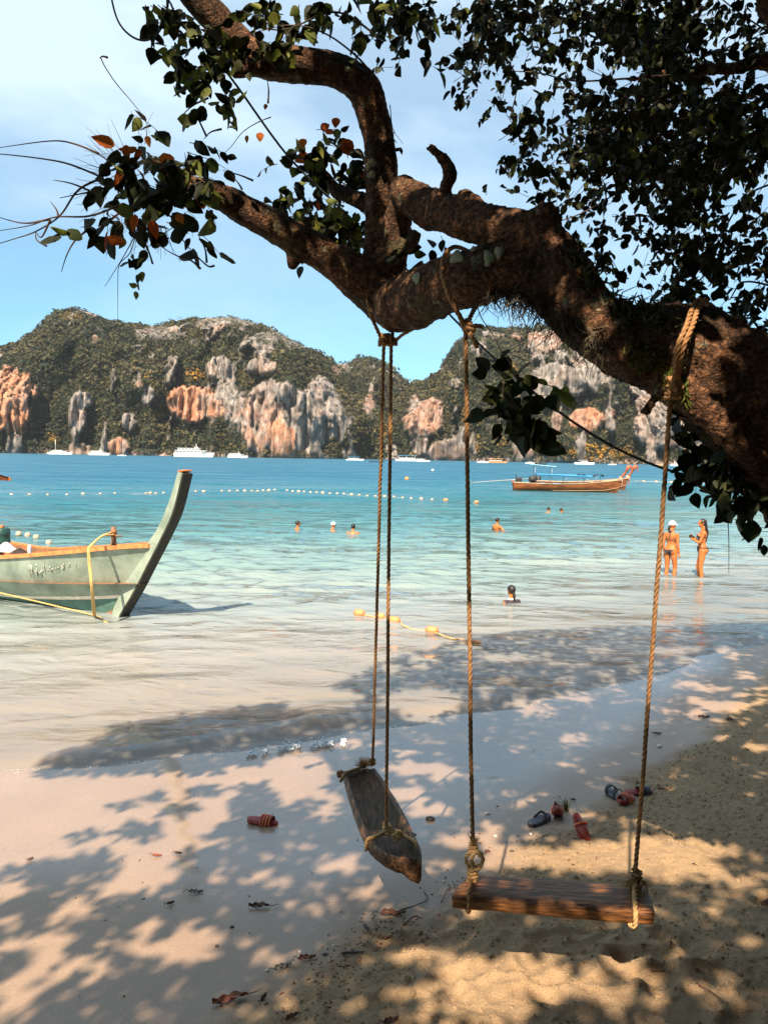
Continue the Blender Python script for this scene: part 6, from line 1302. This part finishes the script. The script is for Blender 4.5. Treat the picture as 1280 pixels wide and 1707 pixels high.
for lab, px, py, zl, rz, kw in [
    ('black haired swimmer looking right, leftmost of three bathers left of the ropes', 496, 883, 1.36, -70, dict(woman=False)),
    ('swimmer in a white cap and dark sunglasses, middle of three bathers', 555, 883, 1.41, -60, dict(woman=True, cap=True, glasses=True, skin=M_skin2)),
    ('swimmer with black hair and bare shoulders seen from behind, nearest the farther swing ropes', 588.5, 890, 1.33, -5, dict(woman=False, arms='out')),
    ('bare chested swimmer with black hair looking right, just right of the near left rope', 828, 883.5, 1.20, -60, dict(woman=False, arms='out')),
    ('closest bather, neck deep, black haired with dark top and white collar', 852, 1003, 1.37, 25, dict(woman=True, wear='shirt', hair='tied')),
    ('far swimmer with only the dark haired head above water, left of a tiny second one', 913.5, 854.5, 1.40, -70, dict(woman=False)),
    ('farthest swimmer, small head low in the water right of another dark head', 935, 854, 1.47, -90, dict(woman=True))]:
    k_ = dict(arms='down', legs='kneel', wear='shorts'); k_.update(kw); w_ = k_.pop('woman'); person(lab, place(px, py, zl), R_(rz), w_, **k_)

# ------------------------------------------------------------------ footwear on the sand
M_dred = mat('dark_red_rubber', (.30, .035, .02), (.20, .02, .015), rough=.5, scale=20)
M_org = mat('orange_rubber', (.78, .20, .07), (.60, .13, .04), rough=.5, scale=20)
M_pnk = mat('pink_red_rubber', (.30, .045, .03), (.20, .03, .02), rough=.5, scale=20)
M_bkr = mat('black_rubber', (.03, .028, .035), (.018, .016, .02), rough=.45, scale=20)
M_grey = mat('grey_insole', (.12, .12, .14), (.07, .07, .09), rough=.6, scale=30)
def sandal(loc_, yaw, pitch, roll, L_, sole, insole, strap, stripes, label, cat='slipper', kind='slide', wide=.30):
    E = empty('slipper', loc_, 0, label, cat); E.rotation_euler = (roll, pitch, yaw); n = 22
    wf = lambda t: wide * L_ * (.62 + .38 * math.sin(math.pi * min(1, t * .92 + .1)) ** .8 * (.8 + .4 * t)) * (1 - max(0, (t - .82) / .18) ** 2.4 * .85) * (1 - max(0, (.14 - t) / .14) ** 2.4 * .7) * .62
    def slab(z0, z1, k, m, name):
        v = []
        for i in range(n):
            t = i / (n - 1); x = (t - .5) * L_; w = wf(t) * k; lift = .10 * L_ * max(0, t - .75) ** 1.4 * 1.2 + .02 * L_ * (1 - t)
            for (a, z) in ((-1, z0), (-1.03, (z0 + z1) / 2), (-.97, z1), (0, z1 - .002), (.97, z1), (1.03, (z0 + z1) / 2), (1, z0)): v.append((x, a * w, z + lift))
        f = [(i * 7 + j, i * 7 + (j + 1) % 7, (i + 1) * 7 + (j + 1) % 7, (i + 1) * 7 + j) for i in range(n - 1) for j in range(7)] + [tuple(range(7))[::-1], tuple((n - 1) * 7 + j for j in range(7))]
        MB().add(v, f).build(name, m, E)
    slab(0, .10 * L_, 1, sole, 'sole'); slab(.09 * L_, .115 * L_, .88, insole, 'insole')
    def band(t0, t1, h, m, name, off=0.0, th=.006):
        v = []; k = 14
        for ti in (t0, t1):
            for r_ in (0, th):
                for j in range(k + 1):
                    a = math.pi * j / k; w = wf(ti) * 1.04 + off; v.append(((ti - .5) * L_, -math.cos(a) * (w + r_), .05 * L_ + math.sin(a) ** .75 * (h * L_ + off + r_)))
        K = k + 1; f = []
        for j in range(k): f += [(j, j + 1, 2 * K + j + 1, 2 * K + j), (K + j, 3 * K + j, 3 * K + j + 1, K + j + 1), (j, K + j, K + j + 1, j + 1), (2 * K + j, 2 * K + j + 1, 3 * K + j + 1, 3 * K + j)]
        return MB().add(v, f).build(name, m, E)
    if kind == 'slide':
        band(.46, .84, .20, strap, 'strap')
        for k in range(stripes): t = .49 + .09 * k; band(t, t + .035, .20, M_org, 'stripe', .007, .003)
    elif kind == 'clog': band(.42, .99, .26, strap, 'strap'); band(.40, .45, .27, M_org, 'strap_edge', .004, .006)
    elif kind == 'cross': band(.62, .80, .26, strap, 'strap'); band(.12, .20, .36, strap, 'heel_strap')
    else:
        mb = MB()
        for s_ in (-1, 1): mb.tube([(.32 * L_, 0, .12 * L_), (.18 * L_, s_ * .08 * L_, .24 * L_), (-.04 * L_, s_ * wf(.45), .10 * L_)], .009, 6)
        mb.build('thong', strap, E)
def gyaw(px0, py0, px1, py1):
    a, b = ground(px0, py0), ground(px1, py1); return math.atan2(b[1] - a[1], b[0] - a[0]), np.linalg.norm(b - a)
def put(px, py, dz=0.0): g = ground(px, py); return (g[0], g[1], g[2] + dz)
y_, l_ = gyaw(413, 1372, 462, 1376)
sandal(put(438, 1373), y_, 0, 0, .25, M_dred, M_dred, M_dred, 4, 'red slipper with orange striped strap lying alone left of the farther swing')
sandal(put(899, 1371), gyaw(881, 1380, 918, 1362)[0], 0, 0, .25, M_bkr, M_grey, M_bkr, 0, 'black slipper lying flat, touching a red one beside the grass tuft', kind='thong')
sandal(put(930, 1366, .04), gyaw(950, 1366, 918, 1372)[0] + .9, R_(-38), R_(20), .21, M_pnk, M_dred, M_pnk, 0, 'red slipper tipped up on its side, right against the black one by the grass tuft', kind='clog')
sandal(put(964, 1392, .045), gyaw(955, 1380, 972, 1396)[0], R_(40), R_(-25), .21, M_pnk, M_dred, M_pnk, 0, 'pinkish red slipper with orange rim tipped on edge, lowest of the group', kind='clog')
sandal(put(1022, 1328), gyaw(1010, 1330, 1036, 1322)[0] + 1.2, 0, 0, .23, M_bkr, M_grey, M_bkr, 0, 'black sandal with raised heel strap, left of the striped slipper', kind='cross')
sandal(put(1043, 1336), gyaw(1058, 1328, 1028, 1340)[0] + .2, R_(-8), 0, .24, M_dred, M_dred, M_dred, 4, 'dark red slipper with four orange stripes next to the right swing rope')
sandal(put(1064, 1324), gyaw(1050, 1326, 1076, 1324)[0], 0, R_(10), .24, M_bkr, M_dred, M_bkr, 0, 'dark slipper partly hidden behind the right swing rope', kind='slide')
g = ground(944, 1352); mb = MB()
for k in range(34): d = nrmz([rnd.gauss(-.1, .35), rnd.gauss(0, .3), 1]); l = rnd.uniform(.05, .13); mb.tube([(rnd.gauss(0, .012), rnd.gauss(0, .01), 0), d * l * .6, d * l + np.array([rnd.gauss(0, .02), 0, 0])], [.0025, .002, .0006], 4, False)
tag(mb.build('grass_tuft', M_leaf_ol, None, True, g), 'little tuft of yellowish grass standing behind the tipped red slipper', 'grass', kind='stuff')

# ------------------------------------------------------------------ fallen leaves, twigs, stones
M_dl = mat('dead_leaf_brown', (.16, .06, .03), (.05, .025, .015), rough=.5, scale=9, bump=.3, c3=(.10, .04, .02))
M_dl2 = mat('dead_leaf_orange', (.42, .11, .04), (.14, .05, .025), rough=.5, scale=8, bump=.3)
M_dl3 = mat('dead_leaf_grey', (.30, .26, .22), (.12, .10, .08), rough=.5, scale=8)
M_stone = mat('dark_stone', (.09, .075, .065), (.04, .035, .03), rough=.6, scale=30, bump=.4); M_shell = mat('white_shell', (.70, .64, .56), (.55, .48, .40), rough=.5, scale=30)
def fallen(px, py, lpx, ang, m, label, curl=.25, w=.42, stalk=.4):
    g = ground(px, py); Y = g[1]; L_ = lpx * Y / F; E = empty('fallen_leaf', g + [0, 0, .004], 0, label, 'leaf'); E.rotation_euler = (rnd.uniform(-.1, .1), rnd.uniform(-.05, .08), ang)
    n, k = 14, 9; v = []
    for i in range(n):
        t = i / (n - 1); hw = L_ * w * .5 * math.sin(math.pi * min(1, t * .97 + .02)) ** .75 * (1 - .25 * t)
        for j in range(k):
            s = j / (k - 1) * 2 - 1; v.append(((t - .5) * L_, hw * s * (1 - curl * .35 * abs(s)), .006 + L_ * curl * (.30 * abs(s) ** 1.6 * (.6 + .6 * math.sin(3 * t + s)) + .12 * math.sin(2.2 * math.pi * t)) * .8 + .006 * math.sin(t * 19 + s * 5)))
    f = [(i * k + j, (i + 1) * k + j, (i + 1) * k + j + 1, i * k + j + 1) for i in range(n - 1) for j in range(k - 1)]; v = np.array(v); v[:, 2] -= v[:, 2].min() - .002
    MB().add(v, f).add(v - [0, 0, .0012], [tuple(reversed(q)) for q in f]).build('blade', m, E)
    mb = MB(); mid = [v[i * k + k // 2] + [0, 0, .0015] for i in range(n)]; mb.tube([mid[i] for i in range(0, n, 2)], .0016, 4)
    if stalk: mb.tube([mid[0], mid[0] + [-stalk * L_ * .5, .01, .006], mid[0] + [-stalk * L_, -.01, .0]], .0022, 4)
    mb.build('stalk', M_dl, E)
def deg(a): return R_(a)
for a in [(432,1513,36,180,M_dl,'curled dark brown leaf with a straight stalk, below the farther swing to the left'),(327,1489,24,10,M_dl3,'pale grey dead leaf left of the curled dark one'),(384,1670,62,200,M_dl2,'largest brown and orange curled dead leaf near the bottom left'),(440,1666,20,70,M_dl,'small torn brown leaf at the stalk end of the largest dead leaf'),
          (512,1600,30,15,M_dl2,'reddish brown broad leaf lying among pebbles'),(472,1615,32,30,M_dl3,'thin olive brown leaf left of the reddish one'),(655,1526,44,10,M_dl,'dark arched leaf below the tip of the farther swing seat'),(612,1553,26,-55,M_dl3,'greyish pointed leaf standing askew left below the dark arched one'),(641,1566,24,5,M_dl,'small dark leaf right below the greyish pointed one'),
          (652,1705,30,30,M_dl,'dark leaf cut by the bottom edge of the picture'),(487,1698,26,40,M_dl,'dark leaf near the bottom edge right of the largest dead leaf'),(1172,1196,22,10,M_dl,'dark brown leaf on the sunlit patch at the far right sand'),(1095,1224,14,0,M_dl,'small curled leaf right of the right swing rope far up the sand'),(52,1434,10,60,M_dl,'tiny dark leaf at the left edge of the wet sand'),(262,1428,16,0,M_dl2,'small orange leaf on the sunlit wet sand at left'),
          (298,1424,12,0,M_dl,'tiny dark leaf right of the small orange one'),(285,1508,14,40,M_dl,'small dark leaf left of the pale grey one'),(1215,1200,16,30,M_dl,'dark leaf among twigs at the far right sand'),(955,1335,8,0,M_dl,'tiny dark leaf right of the grass tuft')]:
    fallen(a[0], a[1], a[2], R_(a[3]), a[4], a[5], curl=.32 if a[2] > 25 else .2)
def stone(px, py, wpx, m, label, name='stone', cat='stone', group=None, flat=.55):
    g = ground(px, py); r = wpx * g[1] / F / 2; mb = MB().ball((0, 0, 0), (r, r * .8, r * flat), 12, 8); v = mb.arr(); v = v * (1 + .22 * fbm(v / r * 1.3 + px, 3, 700))[:, None]; mb.v = [v]
    tag(mb.build(name, m, None, True, g + [0, 0, r * flat * .45]), label, cat, group)
stone(717, 1367, 16, M_stone, 'dark rounded stone on wet sand between the two swings'); stone(812, 1357, 9, M_shell, 'small pale stone right of the near left rope'); stone(362, 1578, 8, M_stone, 'little dark stone on the left sunlit patch'); stone(387, 1546, 8, M_stone, 'dark pebble above the little stone on the sunlit patch')
stone(542, 1592, 9, M_stone, 'dark pebble left of the charred stick'); stone(557, 1577, 7, M_shell, 'white snail shell above the charred stick', 'shell', 'shell'); stone(500, 1587, 7, M_shell, 'pale pebble above the reddish leaf'); stone(445, 1619, 7, M_shell, 'small white shell fragment left of the olive leaf', 'shell', 'shell')
stone(1098, 1245, 10, M_shell, 'white broken shell on sand right of the right swing rope', 'shell', 'shell'); stone(826, 1394, 6, M_shell, 'tiny white shell right of the near left knot', 'shell', 'shell'); stone(884, 1391, 7, M_shell, 'tiny white shell below the black slipper', 'shell', 'shell'); stone(690, 1392, 8, M_stone, 'dark pebble at the right side of the farther swing seat'); stone(740, 1470, 6, M_shell, 'pale pebble left of the near plank', 'stone'); stone(812, 1420, 9, M_dl, 'dark bark bit right of the near left knot', 'bark_chip', 'bark')
stone(853, 1420, 9, M_stone, 'dark chip on the sunlit sand above the plank'); stone(889, 1408, 6, M_stone, 'small dark chip above the sunlit sand')
def stick(pts, r, m, label, name='stick', cat='stick'):
    q = [np.array(put(a, b, r * 1.2 + c)) for a, b, c in pts]; o = q[0]; tag(MB().tube([x - o for x in q], [r * (1 - .4 * i / len(q)) for i in range(len(q))], 7).build(name, m, None, True, o), label, cat)
stick([(570,1592,0),(588,1590,.0),(606,1590,0)], .008, M_stone, 'short charred stick at the edge of the churned sand')
stick([(668,1518,0),(690,1514,.01),(712,1500,.0),(706,1486,.0)], .004, M_dl, 'crooked dark twig left of the plank end'); stick([(672,1544,0),(690,1532,.01),(703,1533,0)], .005, M_dl, 'short dark twig beside the arched leaf'); stick([(735,1505,0),(745,1490,.02),(752,1478,0)], .003, M_dl, 'thin twig against the left end of the plank')
stick([(1212,1194,0),(1222,1205,.03),(1236,1212,0)], .006, M_dl, 'dark forked twig on the right sand beside leaves'); stick([(1095,1315,0),(1110,1316,0),(1120,1314,0)], .006, M_dl, 'dark rotten stick right of the right swing rope'); stick([(1160,1640,0),(1190,1660,.005),(1205,1672,0)], .003, M_dl, 'thin dark root thread lying at the lower right'); stick([(1085,1608,0),(1108,1620,0)], .003, M_dl, 'short thin twig on the lower right sand')
def litter():
    n = 620; mb = MB(); c = [(650, 1545, 60, 30), (560, 1600, 40, 30), (520, 1660, 60, 40), (760, 1480, 40, 20), (1180, 1270, 60, 40), (900, 1430, 90, 30), (1100, 1330, 70, 40), (1220, 1215, 40, 20), (700, 1560, 60, 20), (900, 1400, 60, 20), (1100, 1540, 120, 30)]
    for _ in range(n):
        a, b, rx, ry = c[rnd.randrange(len(c))] if rnd.random() < .8 else (640, 1400, 620, 280); px, py = rnd.gauss(a, rx * .6), rnd.gauss(b, ry * .6)
        if not (0 < px < 1280 and 1180 < py < 1707): continue
        g = ground0(px, py); r = rnd.uniform(.0018, .006)
        if g is None: continue
        mb.box(g + [0, 0, r * .4], (r * rnd.uniform(1, 4), r * 1.2, r * .8), Matrix.Rotation(rnd.uniform(0, 6.28), 3, 'Z'))
    tag(mb.build('beach_litter', M_dl, None, False), 'scattered dark crumbs of bark, leaf and shell on the sand', 'litter', kind='stuff')
def ground0(px, py):
    d = ray(px, py); Y = 5.0
    for _ in range(14):
        p = CAM + d * (Y / d[1]); h = float(gz0(p[0], p[1])); Y = .5 * Y + .5 * (h - CAM[2]) / d[2] * d[1]
    p = CAM + d * (Y / d[1])
    if shore_s(p[0], p[1]) < .3: return None
    return np.array([p[0], p[1], gz1(p[0], p[1])])
litter()

# ------------------------------------------------------------------ foam of the small wave
M_foam = bpy.data.materials.new('foam'); M_foam.use_nodes = True; _b = M_foam.node_tree.nodes['Principled BSDF']; _b.inputs['Base Color'].default_value = (.66, .70, .74, 1); _b.inputs['Roughness'].default_value = .6; _b.inputs['Transmission Weight'].default_value = .1; _b.inputs['IOR'].default_value = 1.2
def foam():
    mb = MB()
    for _ in range(620):
        t = rnd.random() ** .9
        if math.sin(t * 41) + math.sin(t * 17 + 1) < -.5: continue
        px = 412 + 168 * t; base = np.interp(px, [400, 440, 480, 520, 560, 600], [1262, 1257, 1250, 1246, 1242, 1236]); p = water(px, base + rnd.gauss(1, 3.0), 0)
        h = max(0, rnd.gauss(.014, .016)) * math.sin(math.pi * min(1, t * 1.05)) ; r = rnd.uniform(.003, .012)
        mb.ball((p[0], p[1] + rnd.gauss(0, .03), .03 + h), (r * rnd.uniform(.8, 1.6), r, r * rnd.uniform(.7, 1.3)), 8, 6)
    XX = np.arange(-5.2, 7.5, .012)
    YG = np.interp(XX, _sx, _sy)[:, None] + np.linspace(-.9, .6, 80)[None]; XG = np.repeat(XX[:, None], 80, 1)
    WG = wave(XG.ravel(), YG.ravel()).reshape(XG.shape); DG = WG - gz0(XG, YG) - .012 * fbm(np.stack([XG, YG], -1) * .8, 3, 3)
    for ix, x in enumerate(XX):
        ys = YG[ix]; k = np.where(DG[ix] > 0)[0]
        if not len(k): continue
        m = float(fbm(np.array([[x * 1.1, 3.0]]), 3, 55)[0]); 
        if rnd.random() > .25 + 1.6 * m + .35: continue
        for _ in range(rnd.choice((1, 2, 3))):
            y = ys[k[0]] + rnd.gauss(.012, .012); r = rnd.uniform(.002, .006); mb.ball((x + rnd.gauss(0, .01), y, float(WG[ix, k[0]]) + .001), (r * 2.2, r * 1.3, r * .55), 6, 4)
    tmp = link('tmp', mb.mesh('tmp', M_foam)); md = tmp.modifiers.new('r', 'REMESH'); md.mode = 'VOXEL'; md.voxel_size = .0045; ms = tmp.modifiers.new('s', 'SMOOTH'); ms.factor = .6; ms.iterations = 3
    me = bpy.data.meshes.new_from_object(tmp.evaluated_get(bpy.context.evaluated_depsgraph_get())); bpy.data.objects.remove(tmp); me.polygons.foreach_set('use_smooth', np.ones(len(me.polygons), bool)); me.name = 'foam'
    tag(link('foam', me), 'white foam of the little wave breaking at the edge of the sand', 'foam', kind='stuff')
foam()

# ------------------------------------------------------------------ sea air
def haze():
    m = bpy.data.materials.new('haze_air'); m.use_nodes = True; t = m.node_tree; t.nodes.clear()
    v = N(t, 'ShaderNodeVolumePrincipled'); v.inputs['Color'].default_value = (.85, .92, 1.0, 1); v.inputs['Density'].default_value = HAZE; v.inputs['Anisotropy'].default_value = .2
    o = N(t, 'ShaderNodeOutputMaterial'); t.links.new(v.outputs[0], o.inputs['Volume'])
    mb = MB().box((0, 400, 115), (5200, 5600, 255)); ob = mb.build('haze', m, None, False); tag(ob, 'thin pale sea air between the beach and the mountains', 'haze', kind='stuff')
HAZE = .00006
haze()
